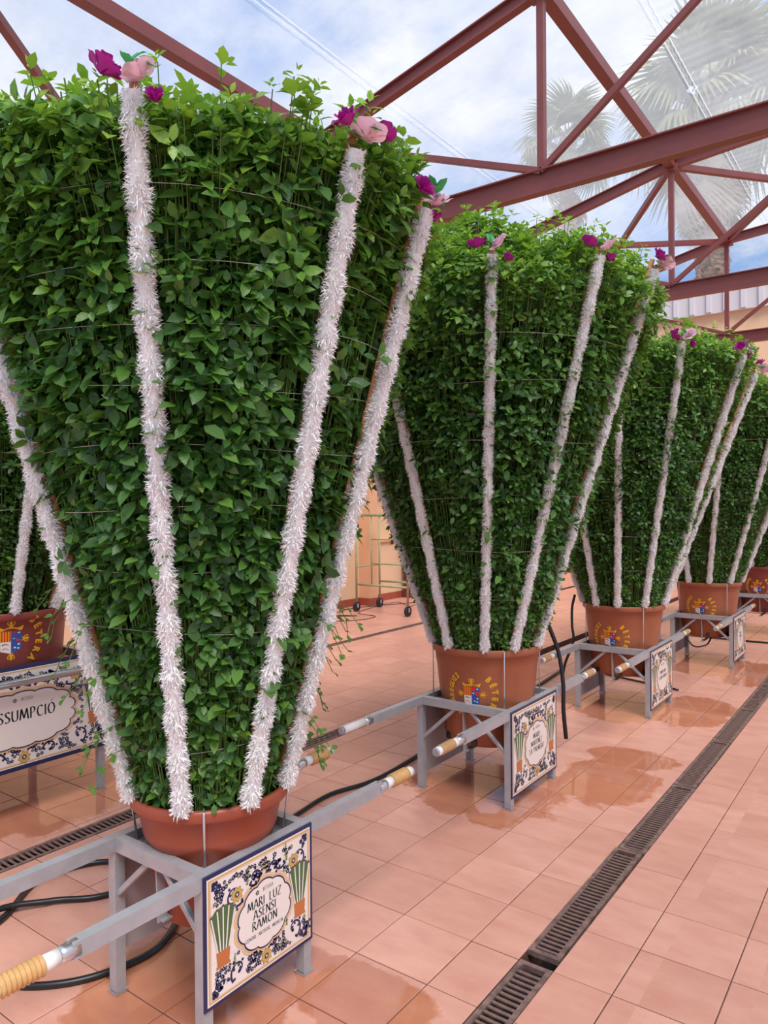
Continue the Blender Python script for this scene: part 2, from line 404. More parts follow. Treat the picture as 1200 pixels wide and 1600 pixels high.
# ------------------------------------------------------------------ walls
def struct(o): o['kind'] = 'structure'; return o
w = MB(); w.box((-8.35, -2.2, 0), (-8.1, 10.75, 5.0)); w.box((-8.35, 11.75, 0), (-8.1, 18.75, 5.0)); w.box((-8.35, 10.75, 2.1), (-8.1, 11.75, 5.0)); w.box((-8.35, 10.75, 0), (-8.1, 11.75, 1.15))
wall_left = struct(w.build('wall_left', M['wall']))
c = MB(); c.box((-8.1, 10.28, 0), (-7.86, 10.52, 5.0)); c.build('pilaster', M['column'], wall_left)
c = MB(); c.box((-8.1, 6.2, 0), (-7.9, 6.5, 5.0)); c.build('pilaster', M['column'], wall_left)
wn = MB(); wn.box((-8.14, 10.70, 1.10), (-8.06, 11.80, 1.16)); wn.box((-8.14, 10.70, 2.08), (-8.07, 11.80, 2.14)); wn.box((-8.14, 10.70, 1.16), (-8.07, 10.77, 2.08)); wn.box((-8.14, 11.73, 1.16), (-8.07, 11.80, 2.08))
win = struct(wn.build('window_1', M['column']))
g = MB(); g.box((-8.22, 10.75, 1.15), (-8.20, 11.75, 2.1)); g.build('shutter', M['wall'], win)
b = MB(); b.box((-8.1, -2.2, 0), (-8.085, 10.28, 0.13)); b.box((-8.1, 10.52, 0), (-8.085, 18.5, 0.13)); b.box((-7.86, 10.265, 0), (-7.845, 10.535, 0.13)); b.box((-8.1, 10.265, 0), (-7.86, 10.28, 0.13)); b.box((-8.1, 10.52, 0), (-7.86, 10.535, 0.13))
struct(b.build('baseboard_left', M['skirting']))
w = MB(); w.box((-8.35, 18.5, 0), (8.3, 18.75, 6.95)); wall_back = struct(w.build('wall_back', M['wall']))
b = MB(); b.box((-8.085, 18.485, 0), (8.3, 18.5, 0.13)); struct(b.build('baseboard_back', M['skirting']))
fr = MB(); fr.box((-8.2, 18.40, 6.22), (8.3, 18.5, 6.98)); fas = struct(fr.build('trim_1', M['fascia']))
rm = MB(); rm.box((-.05, 0, 6.25), (.05, .05, 6.90)); rmesh = rm.mesh('cladding_rib', M['fascia'])
for i in range(34): put('cladding_rib', rmesh, fas, loc=(-6.2 + i * 0.37, 18.355, 0))
fb = MB(); fb.box((-8.2, 18.34, 6.90), (8.3, 18.41, 6.97)); fb.build('cladding_cap', M['fascia'], fas)

# ------------------------------------------------------------------ red steel roof structure
NODES = [(-8.95, 5.22), (-5.96, 6.29), (-3.05, 6.95), (-0.37, 7.17), (2.31, 6.95), (5.2, 6.29), (8.1, 5.22)]
ZT = 5.0; TY = [1.0, 6.89, 11.65, 15.63]
lab = ['nearest red steel roof truss, above the nearest plant', 'red oxide steel roof truss whose big tie beam crosses right of the second plant',
       'middle red steel roof truss with its tie beam low at the right', 'farthest red oxide steel roof truss, in front of the back wall']
trusses = []
for y, lb in zip(TY, lab):
    t = empty('roof_truss', (0, y, 0)); tag(t, lb, 'roof truss', 'red steel roof trusses'); trusses.append(t)
    def P(i): return (NODES[i][0], 0, NODES[i][1])
    xl = -8.0
    b = MB(); b.ibeam((xl, 0, ZT), (8.1, 0, ZT), 0.11, 0.235); b.build('tie_beam', M['red_steel'], t)
    for i in range(6):
        b = MB(); p, q = P(i), P(i + 1)
        if i == 0: k = (xl - p[0]) / (q[0] - p[0]); p = (xl, 0, p[2] + (q[2] - p[2]) * k)
        b.ibeam(p, q, 0.10, 0.16); b.build('chord', M['red_steel'], t)
    for i in range(1, 6):
        b = MB(); b.bar((NODES[i][0], 0, ZT + .1), (NODES[i][0], 0, NODES[i][1] - .08), 0.075, 0.075); b.build('post', M['red_steel'], t)
    for i, j in ((1, 2), (3, 2), (3, 4), (5, 4)):
        b = MB(); b.bar((NODES[i][0], -.02, NODES[i][1] - .07), (NODES[j][0], -.02, ZT + .1), 0.055, 0.065); b.build('web_brace', M['red_steel'], t)
    for i in range(1, 6):
        b = MB(); x, z = NODES[i]; b.box((x - .11, -.06, z - .12), (x + .11, .06, z - .02)); b.box((x - .07, -.075, z + .02), (x + .07, .075, z + .1)); b.build('gusset', M['red_steel'], t)
    for sx in (-1, 1):
        b = MB(); x = -7.95 if sx < 0 else 8.1; b.ibeam((x, 0, 0), (x, 0, ZT - .12), 0.16, 0.16, up=(1, 0, 0)); b.build('column', M['red_steel'], t)
pl = ['above the left plant row, crossing the picture top left', 'rising from the picture top to the crown of the big tie beam', 'beyond the right edge of the picture, above the main drain']
for (i, s_) in ((1, 0), (2, 1), (3, 2)):
    b = MB(); x, z = NODES[i]; b.bar((x, -1.5, z), (x, 15.7, z), 0.13, 0.15, bev=0.004)
    tag(b.build('roof_beam', M['red_steel']), 'red steel longitudinal roof beam ' + pl[s_], 'roof beam', 'longitudinal roof beams')
BR = [((1, 0), (0, 1), 'diagonal red steel wind brace at the top left corner'), ((2, 2), (1, 3), 'dark red steel wind brace falling to the left below the crown node'),
      ((2, 2), (3, 3), 'thin red steel wind brace running right from the crown node'), ((2, 3), (1, 2), 'thin level red steel wind brace above the second plant'),
      ((2, 3), (3, 2), 'red steel wind brace rising to the right edge from the far node')]
for a, c_, lb in BR:
    b = MB(); p = (NODES[a[0]][0], TY[a[1]], NODES[a[0]][1] - .03); q = (NODES[c_[0]][0], TY[c_[1]], NODES[c_[0]][1] - .03)
    if c_[0] == 0: p = (p[0], 2.33, p[2]); q = (-8.0, q[1] - .95 * 4.49 * .3, q[2] + .32)
    b.bar(p, q, 0.075, 0.095); tag(b.build('wind_brace', M['red_steel']), lb, 'roof brace', 'roof wind braces')

# clear roof sheets
def roofz(x):
    for (x0, z0), (x1, z1) in zip(NODES, NODES[1:]):
        if x <= x1: return z0 + (z1 - z0) * (x - x0) / (x1 - x0)
    return NODES[-1][1]
def sheet(x0, x1, amp, mat, nx):
    y0, y1, pitch = -1.8, 15.9, 0.17
    ny = int((y1 - y0) / pitch * 8) if amp > 0.005 else int((y1 - y0) / pitch * 4)
    xs_ = sorted(set([x0 + (x1 - x0) * i / nx for i in range(nx + 1)] + [n_[0] for n_ in NODES if x0 < n_[0] < x1]))
    X, Y = np.meshgrid(np.array(xs_), np.linspace(y0, y1, ny + 1), indexing='ij')
    Z = np.vectorize(roofz)(X) + 0.13 + amp * np.sin(2 * PI * Y / pitch)
    V = np.stack([X, Y, Z], -1).reshape(-1, 3); n = ny + 1
    i, j = np.meshgrid(np.arange(len(xs_) - 1), np.arange(ny), indexing='ij'); a = (i * n + j).ravel()
    tr = np.concatenate([np.stack([a, a + n, a + n + 1], -1), np.stack([a, a + n + 1, a + 1], -1)])
    return struct(put('roof_sheet', np_mesh('roof_sheet', V, tr, mat)))
sheet(-8.9, -5.12, 0.003, M['sheet'], 4); sheet(-5.12, -2.36, 0.003, M['sheet'], 4); sheet(-2.36, 2.4, 0.007, M['sheet_corr'], 4); sheet(2.4, 8.1, 0.007, M['sheet_corr'], 4)
for x in (-5.12, -2.36, 2.4):
    b = MB(); z = roofz(x) + .155
    for dx in (-.035, .035):
        b.tube([(x + dx, -1.8, z), (x + dx, 15.9, z)], 0.005, 6)
    struct(b.build('roof_seam', M['seam']))

# ------------------------------------------------------------------ stroke alphabet (broad-nib capitals) and block letters
G = {'M': (1.0, [[(0, 0), (.16, 1), (.48, .12), (.80, 1), (.98, 0)]]), 'A': (.82, [[(0, 0), (.36, 1), (.46, 1), (.82, 0)], [(.16, .34), (.66, .34)]]),
     'R': (.68, [[(.06, 0), (.06, 1), (.34, 1), (.52, .88), (.52, .66), (.34, .53), (.08, .50)], [(.28, .52), (.72, -.04)]]), 'I': (.2, [[(.1, 0), (.1, 1)]]),
     'L': (.56, [[(.08, 1), (.08, 0), (.56, .02)]]), 'U': (.76, [[(.06, 1), (.06, .28), (.2, .04), (.5, .02), (.68, .22), (.68, 1)]]),
     'Z': (.66, [[(.04, 1), (.64, 1), (.02, 0), (.66, .02)]]), 'S': (.56, [[(.50, .86), (.34, 1), (.12, .94), (.06, .76), (.16, .60), (.42, .44), (.52, .26), (.42, .06), (.2, 0), (.02, .12)]]),
     'E': (.56, [[(.54, 1), (.08, 1), (.08, 0), (.56, 0)], [(.08, .52), (.44, .52)]]), 'N': (.80, [[(.06, 0), (.06, 1), (.72, .02), (.72, 1)]]),
     'O': (.88, [[(.44, 1), (.18, .90), (.04, .5), (.18, .1), (.44, 0), (.70, .1), (.84, .5), (.70, .9), (.44, 1)]]), 'T': (.70, [[(0, 1), (.70, 1)], [(.35, 1), (.35, 0)]]),
     'P': (.60, [[(.08, 0), (.08, 1), (.36, 1), (.54, .86), (.54, .64), (.36, .50), (.1, .48)]]), 'C': (.74, [[(.70, .84), (.48, 1), (.2, .9), (.05, .5), (.2, .1), (.48, 0), (.72, .14)]]),
     'G': (.80, [[(.72, .84), (.48, 1), (.2, .9), (.05, .5), (.2, .1), (.48, 0), (.74, .14), (.74, .46), (.5, .46)]]), "'": (.2, [[(.1, 1.05), (.06, .82)]]), ' ': (.65, []),
     'B': (.62, [[(.08, 0), (.08, 1), (.36, .98), (.48, .82), (.40, .58), (.10, .54)], [(.36, .55), (.54, .40), (.54, .16), (.36, .02), (.08, 0)]])}
ACC = {'Ó': 'O', 'Í': 'I', 'É': 'E', 'Ú': 'U'}
class Print:
    """flat coloured shapes in a 2-D plane, stacked a hair apart"""
    def __init__(s, fmap): s.mb = MB(); s.f = fmap; s.layer = 0
    def poly(s, pts, ink, lay=None):
        L = s.layer if lay is None else lay
        s.mb.add([s.f(x, y, 0.0003 * (L + 1)) for x, y in pts], [tuple(range(len(pts)))], INK[ink])
    def disc(s, x, y, r, ink, n=8, lay=None, ry=None): s.poly([(x + r * math.cos(2 * PI * k / n), y + (ry or r) * math.sin(2 * PI * k / n)) for k in range(n)], ink, lay)
    def stroke(s, pts, w0, w1, ink, lay=None):
        L, R = [], []
        for i, p in enumerate(pts):
            a, b = pts[max(i - 1, 0)], pts[min(i + 1, len(pts) - 1)]
            dx, dy = b[0] - a[0], b[1] - a[1]; l = math.hypot(dx, dy) or 1; t = i / max(1, len(pts) - 1); w_ = (w0 + (w1 - w0) * t) / 2
            L.append((p[0] - dy / l * w_, p[1] + dx / l * w_)); R.append((p[0] + dy / l * w_, p[1] - dx / l * w_))
        for i in range(len(pts) - 1): s.poly([R[i], R[i + 1], L[i + 1], L[i]], ink, lay)
    def nib(s, pts, nw, thin, ink, lay=None):
        n = (nw / 2 * math.cos(0.3), nw / 2 * math.sin(0.3))
        for a, b in zip(pts, pts[1:]):
            q = [(a[0] - n[0], a[1] - n[1]), (a[0] + n[0], a[1] + n[1]), (b[0] + n[0], b[1] + n[1]), (b[0] - n[0], b[1] - n[1])]
            ar = sum(q[i][0] * q[(i + 1) % 4][1] - q[(i + 1) % 4][0] * q[i][1] for i in range(4))
            s.poly(q if ar > 0 else q[::-1], ink, lay); s.stroke([a, b], thin, thin, ink, lay)
    def text(s, txt, cx, y, h, ink='text', fat=0.13, thin=0.035, squeeze=1.0, lay=None):
        wd = sum((G[ACC.get(c, c)][0] + .20) for c in txt) * h * squeeze; x = cx - wd / 2
        for c in txt:
            gw, st = G[ACC.get(c, c)]
            for ln in st: s.nib([(x + a * h * squeeze, y + b * h) for a, b in ln], fat * h * squeeze, thin * h, ink, lay)
            if c in ACC: s.nib([(x + (gw / 2 - .05) * h * squeeze, y + 1.12 * h), (x + (gw / 2 + .16) * h * squeeze, y + 1.36 * h)], .06 * h, .05 * h, ink, lay)
            x += (gw + .20) * h * squeeze
    def scroll(s, x, y, r, a0, turns, d, w_, ink='navy'):
        pts = []; n = int(14 * turns) + 6
        for i in range(n + 1):
            t = i / n; a = a0 + d * 2 * PI * turns * t; rr = r * (1 - .80 * t ** .8)
            pts.append((x + rr * math.cos(a), y + rr * math.sin(a)))
        s.stroke(pts, w_, w_ * .45, ink); s.disc(pts[-1][0], pts[-1][1], w_ * .75, ink)
        for i in range(0, int(n * .8), 2):     # small lobes on both sides
            p = pts[i]; a = math.atan2(p[1] - y, p[0] - x); g_ = 1.1 if i % 4 else -1.0; q = (p[0] + math.cos(a) * w_ * g_, p[1] + math.sin(a) * w_ * g_); s.disc(q[0], q[1], w_ * .62, ink, 6)
    def floret(s, x, y, r, ink='navy'):
        for k in range(5): s.disc(x + r * .62 * math.cos(k * 1.257 + .3), y + r * .62 * math.sin(k * 1.257 + .3), r * .42, ink, 5)
    def sunflower(s, x, y, r):
        for ink, rr, L in (('olive', 1.0, 1), ('gold', .90, 2)):
            s.poly([(x + r * rr * (1.0 if k % 2 == 0 else .70) * math.cos(k * PI / 8 + .2), y + r * rr * (1.0 if k % 2 == 0 else .70) * math.sin(k * PI / 8 + .2)) for k in range(16)], ink, s.layer + L)
        s.disc(x, y, r * .36, 'text', 8, s.layer + 3); s.disc(x, y, r * .14, 'white', 6, s.layer + 4)
    def acanthus(s, x, y, h, lean, ink='olive'):
        for i in range(7):
            t = i / 6; wv = h * .24 * (1 - abs(t - .4) * 1.2); cx_, cy_ = x + lean * h * t, y + h * t
            s.poly([(cx_, cy_ - h * .03), (cx_ + wv, cy_ + h * .06), (cx_ + wv * .3, cy_ + h * .11), (cx_, cy_ + h * .15), (cx_ - wv * .3, cy_ + h * .11), (cx_ - wv, cy_ + h * .06)], ink if i % 2 else 'green', s.layer + (i % 2))
    def basilpot(s, x, y, h, wd):
        """printed picture of a potted fan of basil; x centre, y bottom"""
        ph = h * .27; L = s.layer
        s.poly([(x - wd * .22, y), (x + wd * .22, y), (x + wd * .27, y + ph), (x - wd * .27, y + ph)], 'terracotta', L + 2)
        s.poly([(x - wd * .27, y), (x + wd * .27, y), (x + wd * .27, y + ph * .16), (x - wd * .27, y + ph * .16)], 'terracotta', L + 3)
        top = y + h; b0 = y + ph
        fan = [(x - wd * .23, b0), (x + wd * .23, b0), (x + wd * .5, top - h * .13), (x + wd * .3, top - h * .03), (x, top), (x - wd * .3, top - h * .03), (x - wd * .5, top - h * .13)]
        s.poly(fan, 'green', L + 1)
        for k in range(5):
            t = (k - 2) / 2; xt = x + t * wd * .46; yt = top - h * (.02 + .10 * t * t)
            s.stroke([(x + t * wd * .21, b0), (xt, yt)], wd * .05, wd * .05, 'white', L + 4); s.disc(xt, yt + h * .015, wd * .045, 'maroon', 6, L + 5)
        rg = random.Random(3)
        for k in range(60):
            t = rg.random(); f = rg.uniform(-.95, .95); s.disc(x + f * (wd * .22 + wd * .25 * t), b0 + t * (top - b0) * .86, wd * .012, 'olive', 4, L + 2)
    def done(s, name, parent): return s.mb.build(name, INK_MATS, parent)

def cartouche(pr, cx, cy, rx, ry, n, sc, cusps, amp, p=2.0):
    def ring(k):
        out = []
        for i in range(144):
            a = 2 * PI * i / 144; c_, s_ = math.cos(a), math.sin(a)
            e = (abs(c_) ** p + abs(s_) ** p) ** (-1 / p); m_ = 1 - amp + amp * abs(math.sin(a * cusps / 2 + .0)) ** .6
            out.append((cx + (rx * e * m_ + k) * c_, cy + (ry * e * m_ + k) * s_))
        return out
    for k, ink, L in ((.0235 * sc, 'gold', 5), (.0215 * sc, 'tan', 6), (.0145 * sc, 'gold', 7), (.0125 * sc, 'tan', 8), (.0085 * sc, 'navy', 9), (.0025 * sc, 'white', 10)): pr.poly(ring(k), ink, L)

def sign_panel(parent, x, y0, y1, z0, z1, lines, wide=False, back='greyplate'):
    """painted azulejo-style panel facing +x, printed in thin layers"""
    w_, h_ = y1 - y0, z1 - z0; S = h_
    b = MB(); b.box((x - .006, y0, z0), (x, y1, z1)); pan = b.build('sign_panel', M['ink_navy'], parent)
    pr = Print(lambda u, v, k: (x + k, y0 + u, z0 + v))
    def rect(m_, ink, L): pr.poly([(m_, m_), (w_ - m_, m_), (w_ - m_, h_ - m_), (m_, h_ - m_)], ink, L)
    e = .0115 * (2.2 if wide else 1)
    rect(e, 'white', 0); rect(e + .006, 'gold', 1); rect(e + .012, 'white', 2); rect(e + .014, 'gold', 3); rect(e + .016, 'white', 4)
    pr.layer = 5
    for gx in ([.36, .70] if not wide else [.15, .29, .43, .57, .71, .85]): pr.stroke([(w_ * gx, e), (w_ * gx, h_ - e)], .0008, .0008, 'line', 5)
    for gy in (.33, .66): pr.stroke([(e, h_ * gy), (w_ - e, h_ * gy)], .0008, .0008, 'line', 5)
    cx, cy = w_ * .52 if not wide else w_ * .5, h_ * .48
    rx, ry = (w_ * .242, h_ * .258) if not wide else (w_ * .275, h_ * .255)
    dens = 1.0
    rg = random.Random(11)
    pots = [(.15 * w_ if not wide else .115 * w_), (.86 * w_ if not wide else .885 * w_)]
    pw = w_ * .215 if not wide else w_ * .115
    def blocked(u, v):
        if abs(u - cx) < rx + .07 * S and abs(v - cy) < ry + .07 * S and ((u - cx) / (rx + .045 * S)) ** 2 + ((v - cy) / (ry + .045 * S)) ** 2 < 1.1: return True
        return any(abs(u - q) < pw * .54 and .25 * h_ < v < .74 * h_ for q in pots)
    # corner rosettes
    for sx in (0, 1):
        for sy in (0, 1):
            ox, oy = (e + .03, w_ - e - .03)[sx], (e + .03, h_ - e - .03)[sy]; dx, dy = (1, -1)[sx], (1, -1)[sy]
            for k in range(5):
                pr.disc(ox + dx * .012 * (k % 3) - dx * .004, oy + dy * .013 * (k // 2) - dy * .006, .010 * S / .45, 'navy', 5)
    pr.layer = 6
    hs = [(.27, .74, 1), (.83, .76, -1)] if not wide else [(.24, .80, 1), (.76, .80, -1)]
    flowers = [(w_ * .27, h_ * .75), (w_ * .80, h_ * .765), (w_ * .53, h_ * .125)] if not wide else [(w_ * .5, h_ * .115), (w_ * .22, h_ * .82), (w_ * .78, h_ * .82)]
    scr = []
    for (fx, fy, d) in hs:
        u, v = w_ * fx, h_ * fy
        scr.append((u - d * .02 * S, v + .02 * S, .12 * S, PI * .5 - d * PI * .75, .85, -d))
        scr.append((u + d * .20 * S, v + .06 * S, .075 * S, PI * .5 + d * PI * .6, .8, d))
    scr += [(cx - .11 * S, cy + ry + .07 * S, .07 * S, -PI * .1, .75, 1), (cx + .11 * S, cy + ry + .07 * S, .07 * S, PI * 1.1, .75, -1),
            (cx - .10 * S, cy - ry - .005 * S, .055 * S, PI * .0, .8, -1), (cx + .10 * S, cy - ry - .005 * S, .055 * S, PI, .8, 1),
            (w_ * .28, h_ * .17, .095 * S, -PI * .7, .85, -1), (w_ * .80, h_ * .20, .10 * S, -PI * .4, .85, 1),
            (w_ * .13, h_ * .12, .055 * S, PI * .2, .8, 1), (w_ * .93, h_ * .14, .05 * S, PI * .8, .8, -1)]
    if wide: scr += [(w_ * .36, h_ * .14, .085 * S, 0, .8, 1), (w_ * .64, h_ * .14, .085 * S, PI, .8, -1), (w_ * .36, h_ * .88, .06 * S, 0, .8, -1), (w_ * .64, h_ * .88, .06 * S, PI, .8, 1)]
    for q in scr: pr.scroll(*q, .021 * S)
    for (u, v, hh, ln, ink) in ((w_ * .36, h_ * .78, .13 * S, .15, 'olive'), (w_ * .73, h_ * .80, .13 * S, -.05, 'olive'), (w_ * .24, h_ * .20, .10 * S, .1, 'olive'), (w_ * .73, h_ * .26, .10 * S, -.1, 'olive'),
                                (cx - .03 * S, cy + ry + .06 * S, .10 * S, .2, 'gold'), (cx + .03 * S, cy + ry + .06 * S, .10 * S, -.2, 'gold')): pr.acanthus(u, v, hh, ln, ink)
    for (u, v) in flowers: pr.sunflower(u, v, .068 * S)
    used = [(q[0], q[1], q[2] * 1.02) for q in scr] + [(u, v, .066 * S) for u, v in flowers]
    tries = 0
    for k in range(3000):
        u, v = rg.uniform(e + .03, w_ - e - .03), rg.uniform(e + .03, h_ - e - .03)
        if blocked(u, v) or any(math.hypot(u - a, v - b_) < r_ + .008 * S for a, b_, r_ in used): continue
        used.append((u, v, .014 * S)); pr.floret(u, v, rg.uniform(.015, .024) * S, 'navy' if rg.random() < .85 else 'olive')
        a = rg.uniform(0, 6.28); pr.stroke([(u, v), (u + .035 * S * math.cos(a), v + .035 * S * math.sin(a))], .003 * S, .002 * S, 'navy')
    for q in pots: pr.basilpot(q, h_ * .27, h_ * .46, pw)
    cartouche(pr, cx, cy, rx, ry, 0, S / .45, 10 if not wide else 14, .09, 2.0 if not wide else 2.6)
    pr.layer = 12
    pr.floret(cx - .085 * S, cy + ry * .70 + .012 * S, .020 * S, 'text')
    pr.text('BÉTERA', cx + .035 * S, cy + ry * .70, .030 * S, 'text', .14, .05, .75, 12)
    for (txt, fy, fh, sq) in lines: pr.text(txt, cx, cy + fy * ry, fh * S * 1.12, 'text', .21, .06, sq, 12)
    pr.done('printed_pattern', pan)
    return pan

# block letters from the built-in outline font, for the pot emblem
_gl = {}
def glyph(ch):
    if ch not in _gl:
        cu = bpy.data.curves.new('g', 'FONT'); cu.body = ch; cu.size = 1.0; cu.offset = 0.05; cu.resolution_u = 2
        ob = bpy.data.objects.new('g', cu); me = bpy.data.meshes.new_from_object(ob)
        vs = [(v.co.x, v.co.y) for v in me.vertices]; fs = [tuple(p.vertices) for p in me.polygons]
        xs_ = [v[0] for v in vs]; _gl[ch] = (vs, fs, (min(xs_) + max(xs_)) / 2, max(xs_) - min(xs_))
        bpy.data.objects.remove(ob); bpy.data.curves.remove(cu); bpy.data.meshes.remove(me)
    return _gl[ch]
def emblem(parent, ang, z, R, scale=1.0):
    """yellow curved lettering round a coat of arms, stuck on the pot wall. R(z) = pot radius"""
    def fm(u, v, k):
        r = R(z + v) + .0012 + k; a = ang + u / R(z); return (r * math.cos(a), r * math.sin(a), z + v)
    pr = Print(fm); s = scale
    def arc(word, a_mid, step, rad, size):
        n = len(word)
        for i, ch in enumerate(word):
            a = math.radians(a_mid - (i - (n - 1) / 2) * step)
            vs, fs, cx, _ = glyph(ch)
            rot = a - PI / 2
            c_, s_ = math.cos(rot), math.sin(rot); ox, oy = rad * math.cos(a), rad * math.sin(a); out = []
            for x, y in vs:
                X, Y = (x - cx) * size * .85, (y - .35) * size
                out.append(fm(ox + X * c_ - Y * s_, oy + X * s_ + Y * c_, .0009))
            pr.mb.add(out, fs, INK['yellow'])
    arc('ALFABEGUES', 181, 11.6, .142 * s, .047 * s)
    arc('BÉTERA', 0, 17.5, .142 * s, .050 * s)
    # shield
    x0, x1, y0, y1 = -.048 * s, .048 * s, -.055 * s, .048 * s; xm = 0.0; ym = -.004 * s
    pr.poly([(x0, ym), (xm, ym), (xm, y1), (x0, y1)], 'yellow', 0)
    for k in range(4):
        a = x0 + (k + .35) * (xm - x0) / 4; pr.poly([(a, ym), (a + .006 * s, ym), (a + .006 * s, y1), (a, y1)], 'red', 1)
    pr.poly([(x0, y0 + .004 * s), (xm, y0 - .01 * s), (xm, ym), (x0, ym)], 'white', 0)
    pr.stroke([(x0 + .008 * s, -.02 * s), (x0 + .020 * s, -.014 * s), (x0 + .038 * s, -.02 * s)], .006 * s, .003 * s, 'text', 1)
    pr.stroke([(x0 + .008 * s, -.042 * s), (x0 + .022 * s, -.034 * s), (x0 + .040 * s, -.046 * s)], .007 * s, .003 * s, 'gold', 1)
    pr.poly([(xm, y0 - .01 * s), (x1, y0 + .006 * s), (x1, ym), (xm, ym)], 'blue', 0)
    pr.poly([(xm, ym), (x1, ym), (x1, y1), (xm, y1)], 'blue', 0)
    pr.poly([(xm, ym + .028 * s), (xm + .024 * s, ym + .028 * s), (xm + .024 * s, y1), (xm, y1)], 'red', 1)
    pr.poly([(xm + .024 * s, ym), (x1, ym), (x1, ym + .026 * s), (xm + .024 * s, ym + .026 * s)], 'red', 1)
    for (a, b_) in ((.012, .012), (.036, .038), (.036, -.020), (.018, -.036), (.034, -.040)): pr.disc(a * s, b_ * s, .0065 * s, 'white', 6, 2, .0045 * s)
    # crown and fleurs-de-lis
    pr.poly([(x0 - .002, y1 + .002), (x1 + .002, y1 + .002), (x1 + .010 * s, y1 + .028 * s), (x1 - .016 * s, y1 + .016 * s), (.012 * s, y1 + .020 * s), (0, y1 + .024 * s), (-.012 * s, y1 + .020 * s), (x0 + .016 * s, y1 + .014 * s), (x0 - .010 * s, y1 + .026 * s)], 'yellow', 0)
    def fleur(cx, cy, a):
        c_, s_ = math.cos(a), math.sin(a); t = lambda x, y: (cx + (x * c_ - y * s_) * s, cy + (x * s_ + y * c_) * s)
        pr.poly([t(-.005, 0), t(.005, 0), t(.007, .016), t(0, .034), t(-.007, .016)], 'yellow', 0)
        for d in (-1, 1):
            pr.stroke([t(0, 0), t(d * .012, .006), t(d * .017, .018), t(d * .011, .025), t(d * .007, .018)], .006 * s, .004 * s, 'yellow', 0)
            pr.stroke([t(0, .002), t(d * .010, -.008)], .005 * s, .003 * s, 'yellow', 0)
    fleur(0, y1 + .026 * s, 0); fleur(x0 - .010 * s, .005 * s, PI / 2); fleur(x1 + .010 * s, .005 * s, -PI / 2); fleur(0, y0 - .014 * s, PI)
    return pr.done('emblem', parent)

# ------------------------------------------------------------------ basil foliage
rng = np.random.default_rng(5)
LV = np.array([(0, 0, 0), (.30, -.265, .055), (.30, .265, .055), (.34, 0, -.01), (.66, -.235, .0), (.66, .235, .0), (.70, 0, -.055), (1.0, 0, -.16)], float)
LT = np.array([(0, 1, 3), (0, 3, 2), (1, 4, 6), (1, 6, 3), (3, 6, 5), (3, 5, 2), (4, 7, 6), (6, 7, 5)])
def norm(a): return a / (np.linalg.norm(a, axis=-1, keepdims=True) + 1e-9)
def leaves_mesh(P, D, N, S, tint, name='foliage'):
    D = norm(D); N = norm(N - (N * D).sum(-1, keepdims=True) * D); Wd = np.cross(N, D)
    V = P[:, None, :] + S[:, None, None] * (LV[None, :, 0:1] * D[:, None, :] + LV[None, :, 1:2] * Wd[:, None, :] + LV[None, :, 2:3] * N[:, None, :])
    n = len(P); tr = (LT[None] + 8 * np.arange(n)[:, None, None]).reshape(-1, 3)
    return np_mesh(name, V.reshape(-1, 3), tr, M['leaf'], np.repeat(tint, 8))
def sprigs(P, A, size, tint, counts=(6,)):
    """whorls of leaves about axis A at points P -> leaf arrays"""
    n = len(P); A = norm(A); h = np.where(np.abs(A[:, 2:3]) < .9, np.array([[0, 0, 1.0]]), np.array([[1.0, 0, 0]]))
    E1 = norm(np.cross(h, A)); E2 = np.cross(A, E1); out = []
    ph0 = rng.uniform(0, 2 * PI, n)
    spec = [(0, 82, 1.0, 0), (PI, 82, 1.0, 0), (PI / 2, 62, .78, .012), (-PI / 2, 62, .78, .012), (PI / 4, 38, .45, .02), (PI * 1.25, 38, .45, .02)]
    for k in range(counts):
        a, tilt, s, up = spec[k]
        ph = ph0 + a + rng.normal(0, .25, n); ti = np.radians(tilt + rng.normal(0, 12, n))
        E = np.cos(ph)[:, None] * E1 + np.sin(ph)[:, None] * E2
        D = np.cos(ti)[:, None] * A + np.sin(ti)[:, None] * E
        out.append((P + A * up + D * .006, D, A + rng.normal(0, .15, (n, 3)), size * s * rng.uniform(.75, 1.15, n), np.clip(tint + rng.normal(0, .10, n) + (.12 if k > 3 else 0), 0, 1)))
    return [np.concatenate(x) for x in zip(*out)]
def lumps(th, z): return .020 * np.sin(3 * th + 2.1 * z) + .018 * np.sin(5 * th - 4.3 * z + 1) + .014 * np.sin(9 * th + 7 * z)
